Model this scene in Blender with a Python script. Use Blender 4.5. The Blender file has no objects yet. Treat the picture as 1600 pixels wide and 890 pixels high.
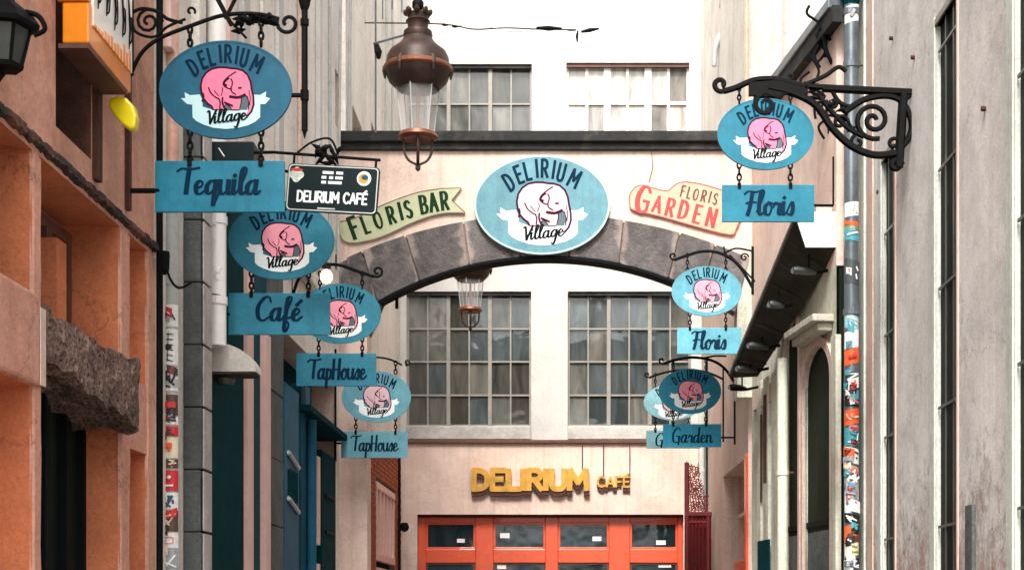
import bpy, bmesh, math, random
from mathutils import Vector, Matrix
random.seed(7)
R = random.Random(11)
sc = bpy.context.scene
col = sc.collection

# ------------------------------------------------------------------ camera, sky, sun, exposure
F = 2400.0            # focal length in photo pixels (1600 px wide)
VX, VY, EYE = 880.0, 960.0, 1.6
cam_d = bpy.data.cameras.new("camera"); cam = bpy.data.objects.new("camera", cam_d); col.objects.link(cam)
cam.location = (0, 0, EYE); cam.rotation_euler = (math.pi/2, 0, 0)
cam_d.sensor_width = 36; cam_d.lens = 36*F/1600
cam_d.shift_x = (800-VX)/1600; cam_d.shift_y = (VY-445)/1600
cam_d.clip_end = 500; cam_d.clip_start = 0.05
sc.camera = cam
SUN_EL, SUN_AZ = math.radians(50), math.radians(-170)   # sun behind the camera
w = bpy.data.worlds.new("World"); sc.world = w; w.use_nodes = True
nt = w.node_tree; bg = nt.nodes['Background']
sky = nt.nodes.new('ShaderNodeTexSky'); sky.sky_type = 'NISHITA'; sky.sun_disc = False
sky.sun_elevation = SUN_EL; sky.sun_rotation = math.radians(190); sky.air_density = 1.0; sky.dust_density = 6; sky.ozone_density = 1.0
hs = nt.nodes.new('ShaderNodeHueSaturation'); hs.inputs['Saturation'].default_value = 0.22   # overcast veil
nt.links.new(sky.outputs[0], hs.inputs['Color']); nt.links.new(hs.outputs[0], bg.inputs[0]); bg.inputs[1].default_value = 0.15
sd = bpy.data.lights.new("sun", 'SUN'); sun = bpy.data.objects.new("sun", sd); col.objects.link(sun)
sd.energy = 1.5; sd.angle = math.radians(14); sd.color = (1.0, 0.95, 0.88)
sun_dir = Vector((math.cos(SUN_EL)*math.sin(math.radians(190)), math.cos(SUN_EL)*math.cos(math.radians(190)), math.sin(SUN_EL)))
sun.rotation_euler = sun_dir.to_track_quat('Z', 'Y').to_euler()
sc.view_settings.view_transform = 'Standard'; sc.view_settings.look = 'None'
sc.view_settings.exposure = 1.42; sc.view_settings.gamma = 1.0
sc.cycles.max_bounces = 8

# ------------------------------------------------------------------ helpers
def P(px, py, Y):                     # a point of the place seen at photo pixel (px,py), Y metres away
    return Vector(((px-VX)*Y/F, Y, EYE+(VY-py)*Y/F))
def tag(o, label=None, cat=None, group=None, kind=None):
    if label: o['label'] = label
    if cat: o['category'] = cat
    if group: o['group'] = group
    if kind: o['kind'] = kind
    return o
def empty(name, loc=(0,0,0), label=None, cat=None, group=None):
    o = bpy.data.objects.new(name, None); col.objects.link(o); o.location = loc; o.empty_display_size = .1
    return tag(o, label, cat, group)
def copy_tree(o, parent=None):
    c = o.copy(); col.objects.link(c); c.parent = parent
    for ch in list(o.children): copy_tree(ch, c)
    return c
class MB:
    def __init__(s): s.v = []; s.f = []; s.m = []
    def face(s, pts, mi=0):
        n = len(s.v); s.v += [tuple(p) for p in pts]; s.f.append(tuple(range(n, n+len(pts)))); s.m.append(mi)
    def box(s, a, b, mi=0, jit=0):
        x0,y0,z0 = a; x1,y1,z1 = b
        c = [(x,y,z) for x in (x0,x1) for y in (y0,y1) for z in (z0,z1)]
        if jit: c = [(x+R.uniform(-jit,jit), y+R.uniform(-jit,jit), z+R.uniform(-jit,jit)) for x,y,z in c]
        n = len(s.v); s.v += c
        for q in ((0,1,3,2),(4,6,7,5),(0,4,5,1),(2,3,7,6),(0,2,6,4),(1,5,7,3)):
            s.f.append(tuple(n+i for i in q)); s.m.append(mi)
        return s
    def prism(s, poly, y0, y1, mi=0):                  # outline in x,z between two depths
        n = len(s.v); k = len(poly)
        s.v += [(p[0], y0, p[1]) for p in poly] + [(p[0], y1, p[1]) for p in poly]
        s.f.append(tuple(range(n, n+k))); s.f.append(tuple(range(n+2*k-1, n+k-1, -1))); s.m += [mi, mi]
        for i in range(k):
            j = (i+1) % k; s.f.append((n+i, n+k+i, n+k+j, n+j)); s.m.append(mi)
        return s
    def tube(s, pts, r, n=6, mi=0, cap=True, flat=1.0):
        pts = [Vector(p) for p in pts]; k = len(pts); base = len(s.v)
        rs = r if isinstance(r, (list, tuple)) else [r]*k
        up = None
        for i, p in enumerate(pts):
            t = (pts[min(i+1,k-1)] - pts[max(i-1,0)])
            if t.length < 1e-9: t = Vector((0,0,1))
            t.normalize()
            if up is None:
                up = Vector((0,1,0)) if abs(t.y) < .9 else Vector((1,0,0))
            a = up - t*up.dot(t)
            if a.length < 1e-6: a = t.orthogonal()
            a.normalize(); b = t.cross(a); up = a
            for j in range(n):
                an = 2*math.pi*(j+.5)/n
                s.v.append(tuple(p + a*math.cos(an)*rs[i]*flat + b*math.sin(an)*rs[i]))
        for i in range(k-1):
            for j in range(n):
                j2 = (j+1) % n
                s.f.append((base+i*n+j, base+i*n+j2, base+(i+1)*n+j2, base+(i+1)*n+j)); s.m.append(mi)
        if cap:
            s.f.append(tuple(base+j for j in reversed(range(n)))); s.f.append(tuple(base+(k-1)*n+j for j in range(n))); s.m += [mi, mi]
        return s
    def lathe(s, prof, n=24, c=(0,0,0), mi=0, ph=0.0):   # prof: (r,z)
        base = len(s.v)
        for r, z in prof:
            for j in range(n):
                an = 2*math.pi*j/n+ph; s.v.append((c[0]+r*math.cos(an), c[1]+r*math.sin(an), c[2]+z))
        for i in range(len(prof)-1):
            for j in range(n):
                j2 = (j+1) % n; s.f.append((base+i*n+j, base+i*n+j2, base+(i+1)*n+j2, base+(i+1)*n+j)); s.m.append(mi)
        return s
    def torus(s, c, R1, r, ax='y', n=10, m=5, sx=1, sz=1):
        pts = []
        for i in range(n+1):
            a = 2*math.pi*i/n; u, v = R1*math.cos(a)*sx, R1*math.sin(a)*sz
            pts.append((c[0]+u, c[1], c[2]+v) if ax == 'y' else (c[0], c[1]+u, c[2]+v) if ax == 'x' else (c[0]+u, c[1]+v, c[2]))
        return s.tube(pts, r, m, cap=False)
    def build(s, name, mat, parent=None, smooth=False, bevel=0, loc=None, origin=None):
        me = bpy.data.meshes.new(name)
        if origin is not None:
            o_ = Vector(origin); vs = [tuple(Vector(v)-o_) for v in s.v]
        else: vs = s.v
        me.from_pydata(vs, [], s.f); me.update()
        mats = mat if isinstance(mat, (list, tuple)) else [mat]
        for m_ in mats: me.materials.append(m_)
        me.polygons.foreach_set('material_index', s.m)
        bm = bmesh.new(); bm.from_mesh(me)
        bmesh.ops.remove_doubles(bm, verts=bm.verts, dist=1e-5)
        bmesh.ops.recalc_face_normals(bm, faces=bm.faces); bm.to_mesh(me); bm.free()
        if smooth:
            me.polygons.foreach_set('use_smooth', [True]*len(me.polygons))
        o = bpy.data.objects.new(name, me); col.objects.link(o)
        if smooth:
            try:
                me.set_sharp_from_angle(angle=math.radians(40))
            except Exception: pass
        if bevel:
            b = o.modifiers.new('bevel', 'BEVEL'); b.width = bevel; b.segments = 2; b.limit_method = 'ANGLE'; b.angle_limit = math.radians(40)
        if origin is not None: o.location = origin
        if parent is not None:
            o.parent = parent
            if origin is not None and parent.type != 'EMPTY': pass
        if loc is not None: o.location = loc
        return o
def crom(pts, n=6, closed=False):
    if len(pts) < 3: return list(pts)
    out = []; k = len(pts)
    rng = k if closed else k-1
    for i in range(rng):
        g = (lambda j: pts[j % k]) if closed else (lambda j: pts[max(0, min(k-1, j))])
        p0, p1, p2, p3 = g(i-1), g(i), g(i+1), g(i+2)
        for q in range(n):
            t = q/n
            out.append(tuple(.5*((2*b)+(-a+c)*t+(2*a-5*b+4*c-d)*t*t+(-a+3*b-3*c+d)*t**3) for a,b,c,d in zip(p0,p1,p2,p3)))
    if not closed: out.append(tuple(pts[-1]))
    return out

# ------------------------------------------------------------------ materials
def srgb(r, g, b):
    f = lambda c: ((c/255+.055)/1.055)**2.4 if c/255 > .04045 else c/255/12.92
    return (f(r), f(g), f(b), 1)
def new_mat(name):
    m = bpy.data.materials.new(name); m.use_nodes = True
    return m, m.node_tree, m.node_tree.nodes['Principled BSDF']
def N(nt_, t, **kw):
    n = nt_.nodes.new(t)
    for k, v in kw.items():
        if k in n.inputs: n.inputs[k].default_value = v
        else: setattr(n, k, v)
    return n
def ramp(nt_, src, a, b, ca=(0,0,0,1), cb=(1,1,1,1)):
    r = nt_.nodes.new('ShaderNodeValToRGB'); r.color_ramp.elements[0].position = a; r.color_ramp.elements[1].position = b
    r.color_ramp.elements[0].color = ca; r.color_ramp.elements[1].color = cb
    nt_.links.new(src, r.inputs[0]); return r.outputs[0]
def mix(nt_, fac, a, b, mode='MIX'):
    m = nt_.nodes.new('ShaderNodeMix'); m.data_type = 'RGBA'; m.blend_type = mode
    for sock, v in ((m.inputs[0], fac), (m.inputs[6], a), (m.inputs[7], b)):
        if hasattr(v, 'is_linked') or hasattr(v, 'links'): nt_.links.new(v, sock)
        else: sock.default_value = v
    return m.outputs[2]
def plaster(name, base, var=.12, stain=None, stain_amt=.5, streak=None, streak_amt=.4, rough=.85, bump=.25, scale=3.0, chips=None, chip_amt=.62, fine=60, crack=0, grit=.16):
    m, t, p = new_mat(name); tc = N(t, 'ShaderNodeTexCoord'); L = t.links.new
    geo = N(t, 'ShaderNodeNewGeometry'); pos = geo.outputs['Position']
    n1 = N(t, 'ShaderNodeTexNoise', Scale=scale, Detail=6, Roughness=.65); L(pos, n1.inputs['Vector'])
    dark = tuple(c*(1-var*2) for c in base[:3])+(1,); lite = tuple(min(1, c*(1+var)) for c in base[:3])+(1,)
    c = ramp(t, n1.outputs[0], .3, .7, dark, lite)
    if streak:
        mp = N(t, 'ShaderNodeMapping'); mp.inputs['Scale'].default_value = (14, 14, .5); L(pos, mp.inputs[0])
        n2 = N(t, 'ShaderNodeTexNoise', Scale=1.0, Detail=4, Roughness=.6); L(mp.outputs[0], n2.inputs['Vector'])
        f = ramp(t, n2.outputs[0], .5, .72, (0,0,0,1), (streak_amt,)*3+(1,)); c = mix(t, f, c, streak)
    if stain:
        n3 = N(t, 'ShaderNodeTexNoise', Scale=scale*.45, Detail=8, Roughness=.7); L(pos, n3.inputs['Vector'])
        f = ramp(t, n3.outputs[0], .5, .68, (0,0,0,1), (stain_amt,)*3+(1,)); c = mix(t, f, c, stain)
    if chips:
        n4 = N(t, 'ShaderNodeTexNoise', Scale=scale*5, Detail=5, Roughness=.75); L(pos, n4.inputs['Vector'])
        f = ramp(t, n4.outputs[0], chip_amt, chip_amt+.04); c = mix(t, f, c, chips)
    if crack:
        nd = N(t, 'ShaderNodeTexNoise', Scale=2.5, Detail=6, Roughness=.7); L(pos, nd.inputs['Vector'])
        vm = N(t, 'ShaderNodeVectorMath', operation='MULTIPLY_ADD'); L(nd.outputs['Color'], vm.inputs[0]); vm.inputs[1].default_value = (.7,.7,.7); L(pos, vm.inputs[2])
        vo = N(t, 'ShaderNodeTexVoronoi', Scale=.75); vo.feature = 'DISTANCE_TO_EDGE'; L(vm.outputs[0], vo.inputs['Vector'])
        f = ramp(t, vo.outputs['Distance'], .0, .007, (crack,)*3+(1,), (0,0,0,1)); c = mix(t, f, c, tuple(x*.3 for x in base[:3])+(1,))
    ng = N(t, 'ShaderNodeTexNoise', Scale=38, Detail=9, Roughness=.75); L(pos, ng.inputs['Vector'])
    nl = N(t, 'ShaderNodeTexNoise', Scale=.9, Detail=9, Roughness=.78); L(pos, nl.inputs['Vector'])
    g1 = ramp(t, ng.outputs[0], .36, .62, (1-grit*1.5,)*3+(1,), (1,1,1,1)); g2 = ramp(t, nl.outputs[0], .36, .56, (1-grit*1.4,)*3+(1,), (1,1,1,1))
    c = mix(t, 1.0, mix(t, 1.0, c, g1, 'MULTIPLY'), g2, 'MULTIPLY')
    L(c, p.inputs['Base Color']); p.inputs['Roughness'].default_value = rough
    nb = N(t, 'ShaderNodeTexNoise', Scale=fine, Detail=5, Roughness=.6); L(pos, nb.inputs['Vector'])
    nb2 = N(t, 'ShaderNodeTexNoise', Scale=scale*2.5, Detail=4); L(pos, nb2.inputs['Vector'])
    ad = N(t, 'ShaderNodeMath', operation='MULTIPLY_ADD'); L(nb.outputs[0], ad.inputs[0]); ad.inputs[1].default_value = .35; L(nb2.outputs[0], ad.inputs[2])
    bp = N(t, 'ShaderNodeBump', Strength=bump, Distance=.03); L(ad.outputs[0], bp.inputs['Height']); L(bp.outputs[0], p.inputs['Normal']); p.inputs['Specular IOR Level'].default_value = .3
    return m
def paint(name, base, rough=.45, var=.08, metal=0, dirt=None, dirt_amt=.35, bump=.05, coat=0, scale=6, rnd=0, emit=0, spec=.5):
    m, t, p = new_mat(name); L = t.links.new; p.inputs['Specular IOR Level'].default_value = spec
    tc = N(t, 'ShaderNodeTexCoord'); v = tc.outputs['Object']
    n1 = N(t, 'ShaderNodeTexNoise', Scale=scale, Detail=6, Roughness=.65); L(v, n1.inputs['Vector'])
    c = ramp(t, n1.outputs[0], .3, .7, tuple(x*(1-var*2) for x in base[:3])+(1,), tuple(min(1, x*(1+var)) for x in base[:3])+(1,))
    if rnd:
        oi = N(t, 'ShaderNodeObjectInfo'); mr = N(t, 'ShaderNodeMapRange'); L(oi.outputs['Random'], mr.inputs[0]); mr.inputs[3].default_value = 1-rnd; mr.inputs[4].default_value = 1+rnd
        hv = N(t, 'ShaderNodeHueSaturation'); L(mr.outputs[0], hv.inputs['Value']); L(c, hv.inputs['Color']); c = hv.outputs[0]
    if dirt:
        n3 = N(t, 'ShaderNodeTexNoise', Scale=scale*3, Detail=8, Roughness=.75); L(v, n3.inputs['Vector'])
        f = ramp(t, n3.outputs[0], .5, .7, (0,0,0,1), (dirt_amt,)*3+(1,)); c = mix(t, f, c, dirt)
    L(c, p.inputs['Base Color']); p.inputs['Roughness'].default_value = rough; p.inputs['Metallic'].default_value = metal
    p.inputs['Coat Weight'].default_value = coat
    if bump:
        nb = N(t, 'ShaderNodeTexNoise', Scale=scale*8, Detail=4); L(v, nb.inputs['Vector'])
        bp = N(t, 'ShaderNodeBump', Strength=bump, Distance=.01); L(nb.outputs[0], bp.inputs['Height']); L(bp.outputs[0], p.inputs['Normal'])
    return m
def pane_mat(name, a, b, rough=.08, spec=.6, folds=True):
    m, t, p = new_mat(name); L = t.links.new
    geo = N(t, 'ShaderNodeNewGeometry'); oi = N(t, 'ShaderNodeObjectInfo')
    mp = N(t, 'ShaderNodeMapping'); mp.inputs['Scale'].default_value = (3.6, 3.6, .8); mp.inputs['Rotation'].default_value = (0, .12, 0) ; L(geo.outputs['Position'], mp.inputs[0])
    n1 = N(t, 'ShaderNodeTexNoise', Scale=1.3, Detail=5, Roughness=.6, Distortion=.8); L(mp.outputs[0], n1.inputs['Vector'])
    c = ramp(t, n1.outputs[0], .28, .75, a, b)
    mr = N(t, 'ShaderNodeMapRange'); L(oi.outputs['Random'], mr.inputs[0]); mr.inputs[3].default_value = .5; mr.inputs[4].default_value = 1.45
    va = N(t, 'ShaderNodeVectorMath', operation='SCALE'); cx = N(t, 'ShaderNodeCombineXYZ'); L(oi.outputs['Random'], cx.inputs[0]); L(oi.outputs['Random'], cx.inputs[2]); L(cx.outputs[0], va.inputs[0]); va.inputs['Scale'].default_value = 30
    vb = N(t, 'ShaderNodeVectorMath', operation='ADD'); L(mp.outputs[0], vb.inputs[0]); L(va.outputs[0], vb.inputs[1]); L(vb.outputs[0], n1.inputs['Vector'])
    hv = N(t, 'ShaderNodeHueSaturation'); L(mr.outputs[0], hv.inputs['Value']); L(c, hv.inputs['Color'])
    L(hv.outputs[0], p.inputs['Base Color']); p.inputs['Roughness'].default_value = rough; p.inputs['Specular IOR Level'].default_value = spec
    nb = N(t, 'ShaderNodeTexNoise', Scale=2.2, Detail=2); L(geo.outputs['Position'], nb.inputs['Vector'])
    bp = N(t, 'ShaderNodeBump', Strength=.25, Distance=.05); L(nb.outputs[0], bp.inputs['Height']); L(bp.outputs[0], p.inputs['Normal'])
    return m

M = {}
M['orange'] = plaster('orange_plaster', srgb(222,166,144), .10, stain=srgb(160,96,74), stain_amt=.45, streak=srgb(200,150,130), streak_amt=.35, chips=srgb(110,70,55), chip_amt=.71, bump=.5, scale=2.2, crack=0.8)
M['orange_rev'] = plaster('orange_reveal_plaster', srgb(220,132,90), .10, stain=srgb(178,104,76), stain_amt=.4, bump=.5, scale=2.2, chips=srgb(120,70,50), chip_amt=.74, crack=0.6)  # wall plaster again, with the warm bounced light of the recesses in its colour
M['mauve'] = plaster('weathered_mauve_plaster', srgb(222,166,142), .12, stain=srgb(146,98,80), stain_amt=.7, streak=srgb(196,160,150), streak_amt=.6, chips=srgb(80,55,48), chip_amt=.7, bump=.5, scale=2.4, crack=0.7)
M['browndirt_shade'] = plaster('dark_brown_plaster', srgb(84,54,42), .2, stain=srgb(40,28,24), stain_amt=.8, streak=srgb(140,90,70), streak_amt=.5, bump=.6)  # brown dirt tone, also used to colour in the shade of recesses
M['ledge'] = plaster('sooty_ledge', srgb(58,48,44), .25, stain=srgb(150,100,80), stain_amt=.75, bump=1.0, scale=7, chips=srgb(170,130,115), chip_amt=.64)
M['rubble'] = plaster('broken_masonry', srgb(150,124,112), .35, stain=srgb(178,142,124), stain_amt=.8, chips=srgb(36,30,28), chip_amt=.54, grit=.4, bump=1.0, scale=9, fine=35)
M['white'] = plaster('white_render', srgb(202,199,194), .05, stain=srgb(182,176,168), stain_amt=.5, streak=srgb(190,184,176), streak_amt=.3, bump=.2, scale=1.2, crack=0.25, grit=.10)
M['cream'] = plaster('cream_render', srgb(242,236,226), .05, stain=srgb(222,208,196), stain_amt=.4, streak=srgb(204,184,170), streak_amt=.5, bump=.3, scale=1.5, crack=0.5)
M['pink'] = plaster('pink_render', srgb(226,202,188), .05, stain=srgb(205,165,150), stain_amt=.4, streak=srgb(188,150,136), streak_amt=.4, chips=srgb(150,120,110), chip_amt=.76, bump=.25, scale=1.8, crack=0.35, grit=.10)
M['pinkdirty'] = plaster('stained_pink_render', srgb(226,200,186), .08, stain=srgb(176,140,126), stain_amt=.5, streak=srgb(160,120,105), streak_amt=.45, bump=.3, scale=2, crack=0.4)
M['greywall'] = plaster('grey_pink_render', srgb(232,228,224), .08, stain=srgb(190,184,178), stain_amt=.6, streak=srgb(214,200,190), streak_amt=.5, bump=.35, scale=1.6, chips=srgb(120,110,106), chip_amt=.74, crack=0.6)
M['trim'] = plaster('pale_green_trim', srgb(212,218,208), .06, streak=srgb(165,160,150), streak_amt=.4, bump=.2, scale=4, chips=srgb(120,112,104), chip_amt=.72)
M['rustwall'] = plaster('rust_streaked_render', srgb(190,176,166), .12, stain=srgb(160,84,56), stain_amt=.8, streak=srgb(170,90,60), streak_amt=.6, bump=.7, scale=5, chips=srgb(90,70,62), chip_amt=.62)
M['sage'] = plaster('sage_render', srgb(206,206,190), .08, stain=srgb(150,130,110), stain_amt=.6, streak=srgb(140,112,92), streak_amt=.6, bump=.3, scale=3, chips=srgb(120,80,60), chip_amt=.7)
M['bluestone'] = plaster('blue_stone', srgb(92,98,98), .16, stain=srgb(62,68,68), stain_amt=.6, streak=srgb(130,130,126), streak_amt=.4, bump=.6, scale=5, chips=srgb(150,148,142), chip_amt=.7)
M['concrete'] = plaster('concrete_sill', srgb(196,192,186), .1, stain=srgb(140,134,128), stain_amt=.6, bump=.3, scale=5)
M['coping'] = plaster('dark_coping', srgb(44,44,44), .2, stain=srgb(96,92,88), stain_amt=.5, bump=.4, scale=5)
M['brick'] = plaster('orange_brick', srgb(178,92,58), .2, stain=srgb(120,58,40), stain_amt=.6, bump=.6, scale=12)
M['mortar'] = plaster('mortar', srgb(150,128,112), .1, bump=.5, scale=10)
M['iron'] = paint('black_wrought_iron', srgb(7,8,9), .65, .2, dirt=srgb(34,28,25), dirt_amt=.3, spec=.12)
M['darkred'] = paint('dark_red_iron', srgb(98,24,30), .4, .15, dirt=srgb(60,30,30))
M['teal'] = paint('deep_teal_paint', srgb(6,66,82), .75, .15, dirt=srgb(24,76,88), dirt_amt=.4, spec=.08)
M['teal_dark'] = paint('dark_green_teal_paint', srgb(2,50,56), .8, .15, dirt=srgb(10,60,66), dirt_amt=.4, spec=.04)
M['blue'] = paint('blue_paint', srgb(18,84,110), .6, .12, spec=.2, dirt=srgb(60,96,108), dirt_amt=.4)
M['salmon'] = paint('pale_salmon_paint', srgb(222,184,172), .6, .05, dirt=srgb(180,140,125), dirt_amt=.3)
M['zinc'] = paint('grey_zinc', srgb(112,122,130), .35, .14, metal=.55, dirt=srgb(70,76,82), dirt_amt=.4)
M['pvc'] = paint('pale_grey_pipe', srgb(168,170,168), .45, .08, dirt=srgb(110,104,100), dirt_amt=.5)
M['celadon'] = paint('celadon_pipe_paint', srgb(216,220,200), .5, .06, dirt=srgb(150,130,110), dirt_amt=.5)
M['rustpipe'] = paint('pinkish_pipe', srgb(206,160,140), .5, .1, dirt=srgb(120,80,66), dirt_amt=.5)
M['copper'] = paint('brown_copper', srgb(62,42,33), .5, .35, metal=.2, dirt=srgb(44,46,46), dirt_amt=.95, scale=9, spec=.4)
M['copperlight'] = paint('bright_copper', srgb(130,78,54), .45, .2, metal=.4, dirt=srgb(80,56,46), dirt_amt=.5)
M['doororange'] = paint('orange_red_door_paint', srgb(214,84,48), .4, .07, dirt=srgb(150,60,40), dirt_amt=.3, coat=.3)
M['orangebox'] = paint('amber_plastic', srgb(238,140,8), .3, .08, coat=.4)
M['whitebox'] = paint('white_plastic', srgb(238,236,228), .3, .03, coat=.4)
M['yellow'] = paint('yellow_plastic', srgb(246,222,12), .35, .05, coat=.3)
M['gold'] = paint('gold_letter', srgb(206,156,62), .45, .16, metal=.2, dirt=srgb(170,110,40), dirt_amt=.4)
M['goldside_shadow'] = paint('maroon_side_shadow', srgb(70,26,22), .5, .1)
M['ink'] = paint('dark_navy_print', srgb(6,40,62), .8, .04, bump=0, spec=.1)
M['inkblack'] = paint('black_print', srgb(14,18,22), .8, .04, bump=0, spec=.1)
M['inkgreen'] = paint('dark_green_print', srgb(24,52,30), .8, .1, bump=0, spec=.1)
M['inkred'] = paint('red_print', srgb(186,44,42), .5, .1, bump=0, dirt=srgb(210,100,90))
M['inkwhite'] = paint('white_print', srgb(235,240,240), .5, .02, bump=0)
M['banner_green'] = paint('pale_sage_board', srgb(172,178,142), .6, .06, dirt=srgb(206,176,150), dirt_amt=.5)
M['banner_pink'] = paint('pale_peach_board', srgb(222,166,140), .6, .06, dirt=srgb(212,140,112), dirt_amt=.5)
M['edgebrown'] = paint('brown_board_edge', srgb(110,90,70), .6, .1)
M['plateblack'] = paint('black_green_enamel', srgb(8,28,32), .5, .06, spec=.2)
M['platerim'] = paint('pale_rim', srgb(190,196,190), .4, .05)
M['awning'] = plaster('off_white_canvas', srgb(216,210,200), .05, stain=srgb(180,172,160), stain_amt=.5, bump=.15, scale=4)
M['blackpanel'] = paint('black_canopy_panel', srgb(54,50,42), .7, .3, dirt=srgb(60,54,42), dirt_amt=.5, scale=4, spec=.2)
M['whitepanel'] = paint('white_sheet_panel', srgb(232,230,226), .4, .03, dirt=srgb(190,184,176), dirt_amt=.25)
M['lampgrey'] = paint('grey_metal_lamp', srgb(78,84,82), .35, .12, metal=.5, dirt=srgb(60,62,60), dirt_amt=.5)
M['muntin'] = paint('grey_window_paint', srgb(138,134,126), .5, .1, dirt=srgb(96,92,86), dirt_amt=.4)
M['muntin_white'] = paint('white_window_paint', srgb(214,212,206), .5, .06, dirt=srgb(160,156,150), dirt_amt=.3)
M['brown'] = paint('brown_timber', srgb(92,58,44), .6, .2, dirt=srgb(50,34,28), dirt_amt=.5)
M['pane'] = pane_mat('curtained_glass', srgb(52,54,50), srgb(104,102,94))
M['pane_cool'] = pane_mat('cool_reflecting_glass', srgb(44,52,53), srgb(84,92,93), rough=.04)
M['pane_grey'] = pane_mat('cloudy_grey_glass', srgb(64,66,63), srgb(114,114,108), rough=.12)
M['pane_dark'] = pane_mat('dark_glass', srgb(16,32,38), srgb(44,62,68), rough=.05)
M['pane_pale'] = pane_mat('painted_reflection_glass', srgb(120,116,110), srgb(206,200,192))  # strong reflection put into the pale base colour
M['pane_black'] = pane_mat('black_green_glass', srgb(14,22,16), srgb(34,44,32), rough=.6, spec=.08)
def glass_mat():
    m, t, p = new_mat('clear_lantern_glass'); p.inputs['Base Color'].default_value = (.9,.88,.85,1); p.inputs['Roughness'].default_value = .12
    p.inputs['Alpha'].default_value = .2; return m
M['glass'] = glass_mat()
def emit_mat(name, c, s):
    m, t, p = new_mat(name); p.inputs['Emission Color'].default_value = c; p.inputs['Emission Strength'].default_value = s; p.inputs['Base Color'].default_value = c; return m
M['glow'] = emit_mat('lit_warm_globe', (1,.66,.36,1), 1.3)
def rust_base(m):
    t = m.node_tree; L = t.links.new; p = t.nodes['Principled BSDF']; src = p.inputs['Base Color'].links[0].from_socket
    g = N(t, 'ShaderNodeNewGeometry'); sx = N(t, 'ShaderNodeSeparateXYZ'); L(g.outputs['Position'], sx.inputs[0])
    n = N(t, 'ShaderNodeTexNoise', Scale=5, Detail=9, Roughness=.8); L(g.outputs['Position'], n.inputs['Vector'])
    a = N(t, 'ShaderNodeMath', operation='MULTIPLY_ADD'); L(sx.outputs[2], a.inputs[0]); a.inputs[1].default_value = -.16; a.inputs[2].default_value = .42
    b = N(t, 'ShaderNodeMath', operation='ADD'); L(a.outputs[0], b.inputs[0]); L(n.outputs[0], b.inputs[1])
    f1 = ramp(t, b.outputs[0], .50, .60, (0,0,0,1), (.55,)*3+(1,)); f2 = ramp(t, b.outputs[0], .60, .72, (0,0,0,1), (.8,)*3+(1,))
    c = mix(t, f2, mix(t, f1, src, srgb(128,120,114)), srgb(168,84,52)); L(c, p.inputs['Base Color'])
rust_base(M['greywall'])
def teal_sign(i, c, faded=.5): return plaster('teal_sign_paint_%s' % i, c, .09, stain=tuple(min(1,x*1.35+.015) for x in c[:3])+(1,), stain_amt=faded, streak=tuple(x*.62 for x in c[:3])+(1,), streak_amt=.5, chips=tuple(x*.45+.02 for x in c[:3])+(1,), chip_amt=.71, rough=.5, bump=.06, scale=5, grit=.1)
def voussoir_mat():
    m = plaster('voussoir_stone', srgb(112,106,105), .22, stain=srgb(72,70,71), stain_amt=.7, bump=.7, scale=6, chips=srgb(160,146,140), chip_amt=.68)
    t = m.node_tree; L = t.links.new; p = t.nodes['Principled BSDF']
    src = p.inputs['Base Color'].links[0].from_socket
    tc = N(t, 'ShaderNodeTexCoord'); sx = N(t, 'ShaderNodeSeparateXYZ'); L(tc.outputs['Generated'], sx.inputs[0])
    a = N(t, 'ShaderNodeMath', operation='SUBTRACT'); L(sx.outputs[0], a.inputs[0]); a.inputs[1].default_value = .5
    b = N(t, 'ShaderNodeMath', operation='ABSOLUTE'); L(a.outputs[0], b.inputs[0])
    g = N(t, 'ShaderNodeNewGeometry'); n = N(t, 'ShaderNodeTexNoise', Scale=4, Detail=4); L(g.outputs['Position'], n.inputs['Vector'])
    ad = N(t, 'ShaderNodeMath', operation='MULTIPLY_ADD'); L(n.outputs[0], ad.inputs[0]); ad.inputs[1].default_value = .5; L(b.outputs[0], ad.inputs[2])
    f = ramp(t, ad.outputs[0], .60, .68, (0,0,0,1), (.5,)*3+(1,))
    c = mix(t, f, src, srgb(176,158,150)); oi = N(t, 'ShaderNodeObjectInfo'); mr = N(t, 'ShaderNodeMapRange'); L(oi.outputs['Random'], mr.inputs[0]); mr.inputs[3].default_value = .8; mr.inputs[4].default_value = 1.2
    hv = N(t, 'ShaderNodeHueSaturation'); L(mr.outputs[0], hv.inputs['Value']); L(c, hv.inputs['Color']); L(hv.outputs[0], p.inputs['Base Color'])
    return m
M['voussoir'] = voussoir_mat()

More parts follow.
